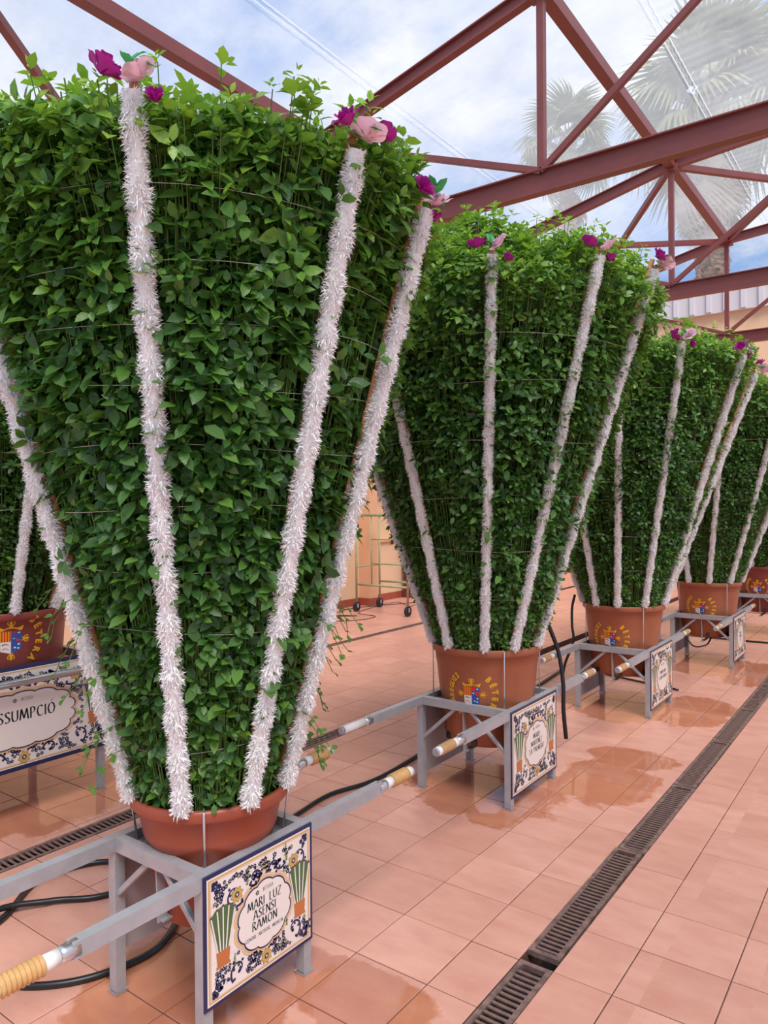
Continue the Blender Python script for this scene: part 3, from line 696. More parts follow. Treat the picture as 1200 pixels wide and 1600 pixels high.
def plant_data(rb, rt, z0, z1, dome, p, n_side, n_top, leaf, stakes=()):
    def R(z): return rb + (rt - rb) * np.clip((z - z0) / (z1 - z0), 0, 1) ** p
    # side shell
    z = z0 + (z1 - z0) * rng.beta(1.15, 1.0, n_side * 2); keep = rng.random(len(z)) < (R(z) / rt * .75 + .3); z = z[keep][:n_side]; n = len(z)
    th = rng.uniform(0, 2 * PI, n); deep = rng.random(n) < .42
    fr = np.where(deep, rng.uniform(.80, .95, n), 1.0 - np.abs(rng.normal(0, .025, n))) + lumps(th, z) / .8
    stick = rng.random(n) < .035; fr = np.where(stick, 1.0 + rng.uniform(.02, .07, n), fr)
    for ab, at_, _z in stakes:      # the tied canes press the leaves back along their line
        a = np.radians(ab + (at_ - ab) * ((z - z0) / (z1 - z0)) ** .45); dd = np.abs((th - a + PI) % (2 * PI) - PI) * R(z)
        fr = np.where((dd < .075) & (rng.random(n) < .66), np.minimum(fr, .90), fr)
    r = R(z) * fr; nn = np.stack([np.cos(th), np.sin(th), np.zeros(n)], -1)
    P1 = np.stack([r * np.cos(th), r * np.sin(th), z], -1)
    A1 = nn * .75 + np.array([0, 0, .62]) + rng.normal(0, .33, (n, 3))
    hz = (z - z0) / (z1 - z0)
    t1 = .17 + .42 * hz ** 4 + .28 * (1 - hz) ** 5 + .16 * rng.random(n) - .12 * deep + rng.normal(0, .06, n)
    s1 = leaf * (.62 + .38 * np.clip(hz * 2.2, 0, 1)) * rng.uniform(.75, 1.2, n)
    L = [sprigs(P1, A1, s1, t1, 5)]
    # loose single leaves hanging in the shell
    m_ = n; th2 = rng.uniform(0, 2 * PI, m_); z2 = z0 + (z1 - z0) * rng.random(m_) ** .8; r2 = R(z2) * (rng.uniform(.84, 1.0, m_) + lumps(th2, z2) / .8)
    n2 = np.stack([np.cos(th2), np.sin(th2), np.zeros(m_)], -1); P2 = np.stack([r2 * np.cos(th2), r2 * np.sin(th2), z2], -1)
    D2 = n2 * .6 + rng.normal(0, .6, (m_, 3)) + np.array([0, 0, -.35]); N2 = n2 * .7 + np.array([0, 0, .6]) + rng.normal(0, .3, (m_, 3))
    L.append([P2, D2, N2, leaf * rng.uniform(.5, 1.05, m_), np.clip(.16 + .2 * rng.random(m_), 0, 1)])
    # crown
    rr = rt * np.sqrt(rng.random(n_top)) * 1.02; th3 = rng.uniform(0, 2 * PI, n_top); q = rng.random(n_top)
    topz = z1 + dome * (1 - (rr / rt) ** 2.5) + .045 * np.sin(3.1 * rr * np.cos(th3) * 3) + .035 * np.sin(11 * rr * np.sin(th3))
    z3 = topz - np.abs(rng.normal(0, .09, n_top)) + np.where(q < .16, rng.uniform(.02, .13, n_top), 0) + .02
    P3 = np.stack([rr * np.cos(th3), rr * np.sin(th3), z3], -1)
    A3 = np.array([0, 0, 1.0]) + .28 * np.stack([np.cos(th3), np.sin(th3), 0 * th3], -1) * (rr / rt)[:, None] + rng.normal(0, .25, (n_top, 3))
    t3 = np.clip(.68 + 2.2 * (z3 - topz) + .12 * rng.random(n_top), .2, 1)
    L.append(sprigs(P3, A3, leaf * rng.uniform(.8, 1.15, n_top), t3, 6))
    allv = [np.concatenate(x) for x in zip(*L)]
    # stems: long ones following the cone, short ones carrying each crown sprig
    st = MB()
    for k in range(int(380 * rt / .85)):
        a = rng.uniform(0, 2 * PI); f = rng.uniform(.86, .965); za = z0 - .03; zb = z1 + rng.uniform(-.5, .1); pts = []
        for i in range(5):
            zq = za + (zb - za) * i / 4; rq = R(zq) * f; aa = a + .03 * math.sin(i * 1.7 + k); pts.append((rq * math.cos(aa), rq * math.sin(aa), zq))
        st.tube(pts, 0.0026, 3, cap=False)
    for i in np.nonzero(z3 > topz - .12)[0][:2800]:
        x, y, zq = P3[i]; k_ = .93 * float(R(zq - .30)) / rt; st.tube([(x * k_, y * k_, zq - .30), (x, y, zq + .01)], 0.0019, 3, cap=False)
    return R, allv, st
def core_mesh(R, z0, z1, dome, rt):  # hull added inside the foliage to block light and keep gaps dark
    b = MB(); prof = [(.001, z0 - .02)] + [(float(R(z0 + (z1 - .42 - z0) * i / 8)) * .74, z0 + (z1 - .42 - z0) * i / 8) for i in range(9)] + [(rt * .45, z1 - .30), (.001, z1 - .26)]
    b.lathe(prof, 28, mod=lambda t, z, r: r * (.06 * math.sin(7 * t + 5 * z) + .05 * math.sin(13 * t - 9 * z))); return b.mesh('shade_hull', M['core'])

def fringe_mesh(L):
    """white tissue garland: core tube plus thousands of small curled strips, along +z, length L"""
    n = int(6500 * L); z = rng.uniform(0, L, n); a = rng.uniform(0, 2 * PI, n); tip = rng.uniform(.025, .041, n) * (1 + .12 * np.sin(z * 40)); dz = rng.normal(-.002, .007, n); w_ = rng.uniform(.0012, .0034, n)
    o = np.stack([np.cos(a), np.sin(a), 0 * a], -1); t = np.stack([-np.sin(a), np.cos(a), 0 * a], -1) * np.cos(rng.uniform(0, PI, n))[:, None] + np.array([0, 0, 1.0]) * np.sin(rng.uniform(0, PI, n))[:, None]; t = norm(t)
    c0 = o * .012 + np.array([0, 0, 1]) * z[:, None]; c1 = o * (tip * .7)[:, None] + np.array([0, 0, 1]) * (z + dz * .3)[:, None]; c2 = o * tip[:, None] + np.array([0, 0, 1]) * (z + dz * 1.5)[:, None] + t * rng.normal(0, .006, n)[:, None]
    V = np.stack([c0 - t * w_[:, None], c0 + t * w_[:, None], c1 - t * w_[:, None], c1 + t * w_[:, None], c2], 1).reshape(-1, 3)
    tr = (np.array([(0, 1, 3), (0, 3, 2), (2, 3, 4)])[None] + 5 * np.arange(n)[:, None, None]).reshape(-1, 3)
    k = 10; zs = np.linspace(0, L, 90); th = np.arange(k) * 2 * PI / k
    V2 = np.array([((.0205 + .003 * math.sin(z_ * 31 + q * 3)) * math.cos(q), (.0205 + .003 * math.sin(z_ * 37 + q * 2)) * math.sin(q), z_) for z_ in zs for q in th]); b = len(V); T2 = []
    for i in range(89):
        for j in range(k):
            p = b + i * k + j; q = b + i * k + (j + 1) % k; T2 += [(p, q, q + k), (p, q + k, p + k)]
    return np_mesh('garland_fringe', np.concatenate([V, V2]), np.concatenate([tr, np.array(T2)]), M['fringe'])

def rose_mesh(name, mat, seed, open_=1.0):
    rg = random.Random(seed); b = MB()
    for layer, (cnt, r, h, fl) in enumerate(((3, .34, 1.15, .0), (4, .62, 1.05, .12), (5, .95 * open_, .80, .34 * open_))):
        for k in range(cnt):
            a0 = 2 * PI * k / cnt + layer * .7 + rg.uniform(-.2, .2); hw = 1.25 if layer == 0 else .85; ns, ntt = 6, 5; vs = []
            ph = rg.uniform(0, 6)
            for i in range(ntt + 1):
                t = i / ntt
                for j in range(ns + 1):
                    s = (j / ns) * 2 - 1; wd = hw * (.35 + .65 * math.sin(min(1, t * 1.15) * PI / 2)) * (1 - .25 * t ** 4); a = a0 + s * wd
                    rr = r * (t ** .55) * (1 - .12 * s * s) + fl * t ** 3 + .05 * math.sin(5 * s + ph) * t; z = h * t * (1 - .13 * s * s) + .08 * math.sin(4 * s + ph + 2 * t) * t - fl * .35 * t ** 4
                    vs.append((rr * math.cos(a) + rg.uniform(-.02, .02), rr * math.sin(a) + rg.uniform(-.02, .02), z))
            b.add(vs, [(i * (ns + 1) + j, i * (ns + 1) + j + 1, (i + 1) * (ns + 1) + j + 1, (i + 1) * (ns + 1) + j) for i in range(ntt) for j in range(ns)], sm=False)
    return b.mesh(name, mat)
ROSE_M = rose_mesh('paper_rose', M['magenta'], 1, .85); ROSE_M2 = rose_mesh('paper_rose', M['magenta'], 4, .6); ROSE_P = rose_mesh('paper_rose', M['pink'], 2, 1.15)
b = MB(); b.add([(0, 0, 0), (.3, -.2, .08), (.34, 0, .02), (.3, .2, .08), (.7, -.16, .05), (.72, 0, -.02), (.7, .16, .05), (1, 0, -.12)], [(0, 1, 2), (0, 2, 3), (1, 4, 5, 2), (2, 5, 6, 3), (4, 7, 5), (5, 7, 6)], sm=True)
PLEAF = b.mesh('paper_leaf', M['green_paper'])
b = MB(); b.add([tuple(v) for v in LV], [tuple(int(i) for i in t) for t in LT], sm=True); LEAF1 = b.mesh('leaf', M['leaf'])
at = LEAF1.attributes.new('tint', 'FLOAT', 'POINT'); at.data.foreach_set('value', [.36] * 8)
b2 = MB(); b2.add([tuple(v) for v in LV], [tuple(int(i) for i in t) for t in LT], sm=True); LEAF2 = b2.mesh('leaf', M['leaf'])
at = LEAF2.attributes.new('tint', 'FLOAT', 'POINT'); at.data.foreach_set('value', [.52] * 8)

CANE = MB(); CANE.tube([(0, 0, 0), (0, 0, 1)], .013, 10); CANE_ME = CANE.mesh('stake', M['cane'])
_fr = {}
def stake(parent, pb, pt, roses=True, rs=1.0, seed=0, fr_key='a', thick=1.0, push=.012):
    """cane from pb to pt (local to plant) wearing a fringe garland on its outer side, paper roses at its tip"""
    pb, pt = Vector(pb), Vector(pt); d = pt - pb; L = d.length; d.normalize(); out = Vector((pt.x, pt.y, 0)).normalized()
    xx = (out - d * out.dot(d)).normalized(); yy = d.cross(xx); pb = pb + xx * push
    mt = Matrix((xx, yy, d)).transposed().to_4x4(); mt.translation = pb
    root = bpy.data.objects.new('stake', None); COL.objects.link(root); root.parent = parent; root.matrix_basis = mt
    me = MB(); me.tube([(-.030, 0, 0), (-.030, 0, L + .03)], .014, 10)
    bpy.data.objects.remove(root); root = me.build('stake', M['cane'], parent, mat4=mt)
    if fr_key not in _fr: _fr[fr_key] = (fringe_mesh(L - .02), L)
    fo = put('garland_fringe', _fr[fr_key][0], root); fo.scale = (thick, thick, L / _fr[fr_key][1]); fo['label'] = 'white tissue fringe garland'
    if roses:
        rg = random.Random(seed)
        lay = [(ROSE_M, .043, (.005, -.085, L + .010)), (ROSE_P, .036, (.015, .045, L + .015)), (ROSE_M2, .034, (.02, .060, L - .045)), (ROSE_M2, .026, (-.02, -.040, L + .03))]
        if seed % 3 == 1: lay = lay[:3]
        if seed % 3 == 2: lay = [(ROSE_M, .038, (.01, -.06, L + .04)), (ROSE_P, .038, (.04, .0, L + .01)), (ROSE_M, .036, (.0, .075, L + .035))]
        for me_, sz, p in lay:
            o = put('paper_rose', me_, root, loc=(p[0] + rg.uniform(-.01, .01), p[1] + rg.uniform(-.012, .012), p[2] + rg.uniform(-.012, .012)))
            o.rotation_euler = (rg.uniform(-.5, .5) - p[1] * 6, rg.uniform(.25, .8), rg.uniform(0, 6)); k = sz * rs * rg.uniform(.92, 1.1); o.scale = (k, k, k)
            o['label'] = 'pale pink paper rose' if me_ is ROSE_P else 'magenta paper rose'
        for k in range(4):
            o = put('paper_leaf', PLEAF, root, loc=(.02, 0, L + .03)); o.rotation_euler = (rg.uniform(-.6, .6), -rg.uniform(-.2, .8), rg.uniform(0, 6.28)); s = .075 * rs; o.scale = (s, s, s)
    return root

def pot_profile(kind, rim, zr, rb_, zb):
    H = zr - zb
    if kind == 'round':
        outer = [(rb_ * .96, zb), (rb_, zb + .01), (rim * .80, zr - .17), (rim * .835, zr - .155), (rim * .85, zr - .135), (rim * .845, zr - .130), (rim * .875, zr - .10), (rim * .90, zr - .055), (rim * .915, zr - .050), (rim * .985, zr - .045), (rim, zr - .034), (rim * 1.0, zr - .014), (rim * .985, zr - .003), (rim * .96, zr)]
    else:
        outer = [(rb_ * .95, zb), (rb_, zb + .015), (rb_ + (rim - rb_) * .50, zb + H * .55), (rim * .915, zr - .125), (rim * .925, zr - .115), (rim * .945, zr - .05), (rim * .985, zr - .046), (rim, zr - .04), (rim * 1.005, zr - .006), (rim * .995, zr)]
    inner = [(rim * .93, zr - .002), (rim * .90, zr - .03), (rim * .86, zr - .10)]
    return outer, inner
def make_pot(parent, kind, rim, zr, rb_, zb, mat, emb=None, escale=1.0):
    outer, inner = pot_profile(kind, rim, zr, rb_, zb); b = MB()
    def flute(t, z, r):
        if kind == 'round' or z > zr - .13 or z < zb + .01: return 0
        s = math.sin(t * 7); return -.006 * max(0, min(1, s * 6)) * min(1, (zr - .125 - z) / .03)
    b.lathe(outer + inner, 112 if kind != 'round' else 72, mod=flute, cap0=True)
    po = b.build('pot', mat, parent)
    s = MB(); s.lathe([(.001, zr - .055), (rim * .5, zr - .05), (rim * .885, zr - .06)], 32); s.build('soil', M['soil'], parent)
    if kind != 'round':
        for k in range(8):
            h = MB()
            a = k * PI / 4 + .2; c_, s_ = math.cos(a), math.sin(a); r = rb_ + .006
            h.frame_box(Vector((r * c_, r * s_, zb + .03)), Vector((0, 0, 1)), Vector((-s_, c_, 0)), Vector((c_, s_, 0)), .035, .035, .02)
            h.build('drain_plug', M['black'], po)
    prof = sorted([(z, r) for r, z in outer])
    def R(z):
        for (z0, r0), (z1, r1) in zip(prof, prof[1:]):
            if z <= z1: return r0 + (r1 - r0) * (z - z0) / max(1e-6, z1 - z0)
        return rim
    if emb: emblem(po, emb[0], emb[1], R, escale)
    return po

def wires(parent, R, zs, off=1.01):
    b = MB()
    for z in zs:
        r = float(R(z)) * off; b.tube([(r * math.cos(t), r * math.sin(t), z + .01 * math.sin(3 * t + z * 9)) for t in [2 * PI * k / 40 for k in range(41)]], .0011, 3, cap=False)
    return b.build('tie_wire', M['wire'], parent)

def pick_leaves(R, z0, z1, z_lo, facing, spread, n, leaf):
    """single large leaves on the visible side, as objects"""
    out = []
    for k in range(n):
        z = z_lo + (z1 - z_lo) * random.random() ** .8; a = facing + random.uniform(-spread, spread)
        r = float(R(z)) * random.uniform(1.0, 1.03) + float(lumps(a, z)) * .9
        nn = Vector((math.cos(a), math.sin(a), 0)); tg = Vector((-math.sin(a), math.cos(a), 0))
        D = (nn * random.uniform(.15, .9) + tg * random.uniform(-1, 1) + Vector((0, 0, random.uniform(-.9, .25)))).normalized()
        N = (nn * .8 + Vector((0, 0, .7)) + tg * random.uniform(-.3, .3)); N = (N - D * N.dot(D)).normalized(); Wd = N.cross(D); s = leaf * random.uniform(.75, 1.2)
        mt = (Matrix((D, Wd, N)).transposed() * s).to_4x4(); mt.translation = Vector((r * math.cos(a), r * math.sin(a), z)); out.append(mt)
    return out

# ------------------------------------------------------------------ carrying frames
def grip(b0, parent, p, d, style):
    """pole end: round spigot, white tape, ribbed grip, cap. p start, d = -1/+1 along y"""
    x, y, z = p; s = MB()
    s.tube([(x, y - d * .02, z), (x, y + d * .02, z), (x, y + d * .035, z)], [.026, .024, .021], 14); s.tube([(x, y + d * .03, z), (x, y + d * .226, z)], .0195, 12)
    e = s.build('pole_end', M['galv'], parent)
    t = MB(); t.tube([(x, y + d * .035, z), (x, y + d * .085, z)], .0225, 14)
    if style == 'white': t = MB(); t.tube([(x, y + d * .035, z), (x, y + d * .225, z)], .0225, 14)
    t.build('white_tape', M['tape'], e)
    if style != 'white':
        t = MB(); t.tube([(x, y + d * .19, z), (x, y + d * .232, z)], .0225, 14); t.build('white_tape', M['tape'], e)
    if style != 'white':
        g = MB(); pts, rs = [], []; n = 9
        for i in range(n * 4 + 1):
            pts.append((x, y + d * (.08 + .118 * i / (n * 4)), z)); rs.append(.0265 + (.0035 * math.sin(2 * PI * i / 4) if style == 'ribbed' else .0004 * math.sin(i)))
        g.tube(pts, rs, 16); g.build('rubber_grip', M['grip'] if style == 'ribbed' else M['tan'], e)
    c = MB(); c.tube([(x, y + d * .232, z), (x, y + d * .240, z)], [.0215, .018], 14); c.build('end_cap', M['silver'], e)

def frame(cx, cy, w_, zt, ext, label, lines, rim, zr, styles, ph=None, spec=None):
    """carrying frame: square top ring on four legs, two long poles along y, braces, sign panels"""
    f = empty('carrying_frame', (cx, cy, 0)); tag(f, label, 'carrying frame', 'silver carrying frames'); h = w_ / 2; t = .040; rh = .048; zc = zt - rh / 2
    y0e, y1e = ext
    for sx in (-1, 1):
        x = sx * (h - t / 2)
        b = MB(); b.box((x - t / 2, -h - y0e, zt - rh), (x + t / 2, h + y1e, zt), bev=.003); po = b.build('pole', M['silver'], f)
        grip(None, f, (x, -h - y0e, zc), -1, styles[0 if sx < 0 else 1]); grip(None, f, (x, h + y1e, zc), 1, styles[2 if sx < 0 else 3])
    for sy in (-1, 1):
        b = MB(); b.box((-h + t, sy * (h - t / 2) - t / 2, zt - rh), (h - t, sy * (h - t / 2) + t / 2, zt)); b.build('cross_rail', M['silver'], f)
        for sx in (-1, 1):
            b = MB(); y = sy * (h - t / 2); a = Vector((sx * w_ * .09, y, zt - rh)); e = Vector((sx * (h - t), y, zt - .25 * w_ / .64)); b.bar(a, e, .022, .022); b.build('diagonal_brace', M['silver'], f)
            b = MB(); xq = sx * (h - t); yq = sy * (h - t); g = .17
            b.add([(xq, yq, zt - .036), (xq - sx * g, yq, zt - .036), (xq, yq - sy * g, zt - .036), (xq, yq, zt - .042), (xq - sx * g, yq, zt - .042), (xq, yq - sy * g, zt - .042)], [(0, 1, 2), (3, 5, 4), (0, 3, 4, 1), (1, 4, 5, 2), (2, 5, 3, 0)])
            b.build('corner_gusset', M['silver'], f)
            b = MB(); lx, ly = sx * (h - t / 2), sy * (h - t / 2); b.box((lx - t / 2, ly - t / 2, .008), (lx + t / 2, ly + t / 2, zt - rh), bev=.003); lg = b.build('leg', M['silver'], f)
            b = MB(); b.box((lx - t / 2 - .006, ly - t / 2 - .006, 0.0), (lx + t / 2 + .006, ly + t / 2 + .006, .009)); b.build('foot_pad', M['galv'], lg)
            b = MB(); rx_, ry_ = sx * (h - .075), sy * (h - .075); ux, uy = sx * rim * .72, sy * rim * .72
            b.tube([(rx_, ry_, zt - .05), (sx * (rim * .715), sy * (rim * .715), zr - .01), (sx * (rim * .68), sy * (rim * .68), zr + .004), (sx * (rim * .64), sy * (rim * .64), zr - .02)], .0042, 8)
            b.tube([(rx_, ry_, zt - .045), (rx_, ry_, zt - .026)], .010, 6); b.build('tie_rod', M['galv'], f)
        b = MB(); y = sy * (h - t * .8); b.bar((0, y, zt - rh), (0, y * .97, zt - .30 * w_ / .64), .006, .038, up=(0, 1, 0), bev=0); b.build('hanger_strap', M['silver'], f)
    b = MB(); z = zt - .295 * w_ / .64; b.bar((0, -h * .88, z), (0, h * .88, z), .034, .006, bev=0); b.bar((-h * .8, 0, z), (h * .8, 0, z), .034, .006, bev=0); b.build('base_strap', M['silver'], f)
    pz0 = zt - (ph or w_ * .78)
    sign_panel(f, h + .007, -h, h, pz0, zt - .004, lines)
    b = MB(); b.box((-h - .006, -h + .01, pz0), (-h, h - .01, zt - .05)); b.build('back_panel', M['greyplate'], f)
    return f

frame(-2.115, 1.79, .515, .568, (.44, .47), 'small silver painted carrying frame nearest the camera, handles reaching to the left edge',
      [('MARI LUZ', .30, .062, .78), ('ASENSI', -.03, .062, .78), ('RAMÓN', -.36, .062, .78), ('CENTRE ARTISTIC MUSICAL', -.60, .024, .82)], .287, .745, ('ribbed', 'ribbed', 'ribbed', 'ribbed'), ph=.44)
frame(-2.213, 4.11, .64, .57, (.53, .50), 'silver painted carrying frame of the second plant, with black hose hung over it',
      [('MARU', .28, .055, .78), ('MARTÍNEZ', -.05, .055, .75), ("'LA PALMERA'", -.38, .055, .72)], .345, .90, ('white', 'tan', 'tan', 'tan'), ph=.50)
frame(-2.10, 6.41, .64, .555, (.50, .44), 'silver painted carrying frame of the third plant, its sign with two grey lines',
      [('CARMEN MAS', .15, .050, .70), ('GLORIA MARTÍN', -.20, .050, .70)], .345, .90, ('tan', 'tan', 'tan', 'tan'), ph=.49)
frame(-1.92, 8.76, .64, .55, (.50, .44), 'silver painted carrying frame of the fourth plant, smallest readable sign',
      [('MARTA', .25, .05, .7), ('CARMEN', -.05, .05, .7), ('GIL', -.36, .05, .7)], .345, .90, ('tan', 'tan', 'tan', 'tan'), ph=.48)
frame(-1.72, 11.1, .64, .55, (.50, .44), 'silver painted carrying frame of the farthest plant at the right edge', [('ANA', .1, .05, .7)], .345, .92, ('white', 'white', 'tan', 'tan'), ph=.48)

# left frame (other row): larger, with wide sign panel and round pole in front of it
f = empty('carrying_frame', (-4.56, 2.13, 0)); tag(f, 'large carrying frame at the left edge with a wide sign and round pole', 'carrying frame', 'silver carrying frames')
for sx in (-1, 1):
    for sy in (-1, 1):
        b = MB(); b.box((sx * .41 - .02, sy * .50 - .02, .008), (sx * .41 + .02, sy * .50 + .02, .82), bev=.003); lg = b.build('leg', M['silver'], f)
        b = MB(); b.box((sx * .41 - .027, sy * .50 - .027, 0), (sx * .41 + .027, sy * .50 + .027, .009)); b.build('foot_pad', M['galv'], lg)
for sx in (-1, 1):
    b = MB(); b.box((sx * .41 - .02, -.52, .80), (sx * .41 + .02, .52, .85)); b.build('top_rail', M['silver'], f)
    b = MB(); x = sx * .50 if sx < 0 else .500; b.tube([(x, -1.2, .785), (x, .72, .785)], .021, 16); b.build('pole', M['galv'], f)
    for y in (-.4, .4):
        b = MB(); b.box((min(x, sx * .43), y - .02, .765), (max(x, sx * .43), y + .02, .805)); b.build('pole_bracket', M['silver'], f)
for sy in (-1, 1):
    b = MB(); b.box((-.41, sy * .50 - .02, .80), (.41, sy * .50 + .02, .85)); b.build('cross_rail', M['silver'], f)
b = MB(); b.box((-.42, -.42, .34), (.42, -.38, .37)); b.box((-.42, .38, .34), (.42, .42, .37)); b.box((-.02, -.5, .31), (.02, .5, .34)); b.box((-.39, -.5, .31), (-.43, .5, .34)); b.box((.39, -.5, .31), (.43, .5, .34)); b.build('base_strap', M['silver'], f)
sign_panel(f, .445, -.56, .56, .275, .87, [('ASSUMPCIÓ', -.02, .092, .80)], wide=True)
b = MB(); b.box((-.446, -.56, .275), (-.44, .56, .87)); b.build('back_panel', M['greyplate'], f)

# ------------------------------------------------------------------ the potted basils
def pol(r, deg, z): a = math.radians(deg); return (r * math.cos(a), r * math.sin(a), z)
# nearest plant
z0, z1, rt = .74, 2.80, .835
pl1 = empty('potted_basil', (-2.115, 1.79, 0)); tag(pl1, 'tall cone of leafy basil nearest the camera, in a small round terracotta pot', 'potted plant', 'giant potted basils in a row')
make_pot(pl1, 'round', .287, .745, .185, .30, M['pot_dark'])
STK1 = [(-112, -108, 2.86), (-60, -52.5, 2.83), (-14, -10.5, 2.785), (28, 16.5, 2.75), (70, 62, 2.8), (115, 105, 2.8), (160, 150, 2.8), (-155, -160, 2.8)]
R1, L1, st1 = plant_data(.245, rt - .02, z0, z1, .11, 1.0, 7600, 2500, .063, STK1)
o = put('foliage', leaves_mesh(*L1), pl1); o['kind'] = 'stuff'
o = st1.build('stems', M['stem'], pl1); o['kind'] = 'stuff'
put('shade_hull', core_mesh(R1, z0, z1, .06, rt), pl1)
for i, (ab, at_, zt_) in enumerate(STK1): stake(pl1, pol(.272, ab, .745), pol(rt, at_, zt_), seed=i, fr_key='p1')
wires(pl1, R1, [.95, 1.15, 1.36, 1.56, 1.75, 1.93, 2.10, 2.27, 2.42, 2.60])
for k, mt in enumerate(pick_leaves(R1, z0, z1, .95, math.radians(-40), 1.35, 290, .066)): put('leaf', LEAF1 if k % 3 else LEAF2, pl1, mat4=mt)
# trailing sprays at the lower sides
tr = MB(); tl = []
for k in range(26):
    a = math.radians(-40 + random.choice((-1, 1)) * random.uniform(55, 100)); z = random.uniform(.85, 1.5); r = float(R1(z)) * .95; nn = Vector((math.cos(a), math.sin(a), 0)); pts = [Vector((r * nn.x, r * nn.y, z))]
    for i in range(5):
        pts.append(pts[-1] + nn * .030 * random.uniform(.5, 1.2) + Vector((random.uniform(-.015, .015), random.uniform(-.015, .015), -.02 * i + .02)))
        for s in (-1, 1):
            tg = Vector((-math.sin(a), math.cos(a), 0)) * s; tl.append((pts[-1], (tg + nn * .4 + Vector((0, 0, random.uniform(-.4, .3)))), nn * .5 + Vector((0, 0, .8)), .042 * random.uniform(.6, 1.1), .42))
    tr.tube(pts, .0016, 3, cap=False)
o = tr.build('trailing_stems', M['stem'], pl1); o['kind'] = 'stuff'
o = put('trailing_leaves', leaves_mesh(*[np.array([list(q[i]) if i < 3 else q[i] for q in tl]) for i in range(5)], name='trailing_leaves'), pl1); o['kind'] = 'stuff'

# the row of large plants: one foliage mesh, turned differently for each
z0, z1, rt = .90, 2.95, 1.03
STK2 = [(-138, -132, 3.0), (-103, -96, 3.0), (-64, -59.5, 3.01), (-34, -28, 3.035), (0, 1, 3.07), (46, 44, 3.0), (70, 70, 3.0), (110, 110, 3.0), (150, 150, 3.0)]
R2, L2, st2 = plant_data(.315, rt, z0, z1, .40, .97, 8600, 3800, .054, STK2)
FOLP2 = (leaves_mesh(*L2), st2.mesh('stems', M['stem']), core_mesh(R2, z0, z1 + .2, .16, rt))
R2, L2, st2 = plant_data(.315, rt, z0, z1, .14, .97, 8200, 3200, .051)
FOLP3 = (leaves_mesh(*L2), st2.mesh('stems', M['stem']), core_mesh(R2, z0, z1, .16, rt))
def big_plant(cx, cy, label, stakes, pot_mat, emb, turn, rim=.345, zr=.90, zb=.30, rb_=.262, dz=0.0, sxy=1.0, group='giant potted basils in a row', key='p2', escale=1.0, rose=1.0, group_fol=False):
    p = empty('potted_basil', (cx, cy, 0)); tag(p, label, 'potted plant', group)
    make_pot(p, 'big', rim, zr, rb_, zb, pot_mat, emb, escale)
    for nm, me in zip(('foliage', 'stems', 'shade_hull'), FOLP2 if group_fol else FOLP3):
        o = put(nm, me, p, loc=(0, 0, dz)); o.rotation_euler = (0, 0, turn); o.scale = (sxy, sxy, 1)
        if nm != 'shade_hull': o['kind'] = 'stuff'
    for i, (ab, at_, zt_) in enumerate(stakes): stake(p, pol(rim * .93, ab, zr + .01), pol(rt * sxy, at_, zt_ + dz), seed=i + int(cy), fr_key=key, rs=rose, push=.024, thick=.88)
    w_ = wires(p, R2, [1.2, 1.5, 1.8, 2.1, 2.4, 2.62]); w_.location = (0, 0, dz); w_.scale = (sxy, sxy, 1)
    return p
p2 = big_plant(-2.215, 4.11, 'tall dense cone of basil, second in the row, in an orange terracotta pot', STK2, M['pot'], (math.radians(-79), .625), 0.0, group_fol=True)
for k, mt in enumerate(pick_leaves(R2, z0, z1, 1.2, math.radians(-50), 1.3, 280, .056)): put('leaf', LEAF1 if k % 3 else LEAF2, p2, mat4=mt)
big_plant(-2.10, 6.41, 'dense cone of basil, third in the row, behind the second plant', [(-150, -150, 2.95), (-112, -100, 2.95), (-80, -73, 2.95), (-42, -48, 2.98), (0, -14, 2.93), (22, 14, 2.85), (70, 70, 2.9), (110, 115, 2.9), (160, 160, 2.9)], M['pot'], (math.radians(-93), .625), 2.1, key='p3', escale=1.0)
big_plant(-1.92, 8.76, 'cone of basil, fourth in the row, roses against the back wall', [(-112, -100, 2.95), (-76, -68, 2.95), (-38, -35, 2.9), (3, -2, 2.8), (60, 60, 2.8), (120, 120, 2.8), (-155, -155, 2.8)], M['pot'], (math.radians(-93), .625), 4.0, key='p3')
big_plant(-1.72, 11.1, 'farthest cone of basil, cut by the right edge of the picture', [(-105, -95, 2.9), (-60, -55, 2.9), (-20, -15, 2.9), (30, 30, 2.8), (90, 90, 2.8), (-150, -150, 2.8)], M['pot_red'], (math.radians(-95), .64), 5.2, zr=.92, key='p3')
# left row plant
big_plant(-4.58, 2.20, 'dense cone of basil at the left edge, half hidden, in a red pot', [(-100, -100, 3.1), (-55, -50, 3.1), (-12, -8, 3.1), (22, 40, 3.1), (100, 100, 3.1), (170, 170, 3.1)], M['pot_red'], (math.radians(-14), 1.0), 1.0, rim=.43, zr=1.16, zb=.345, rb_=.33, dz=.25, sxy=1.06, group='giant potted basils of the left row', key='p2', escale=1.15)

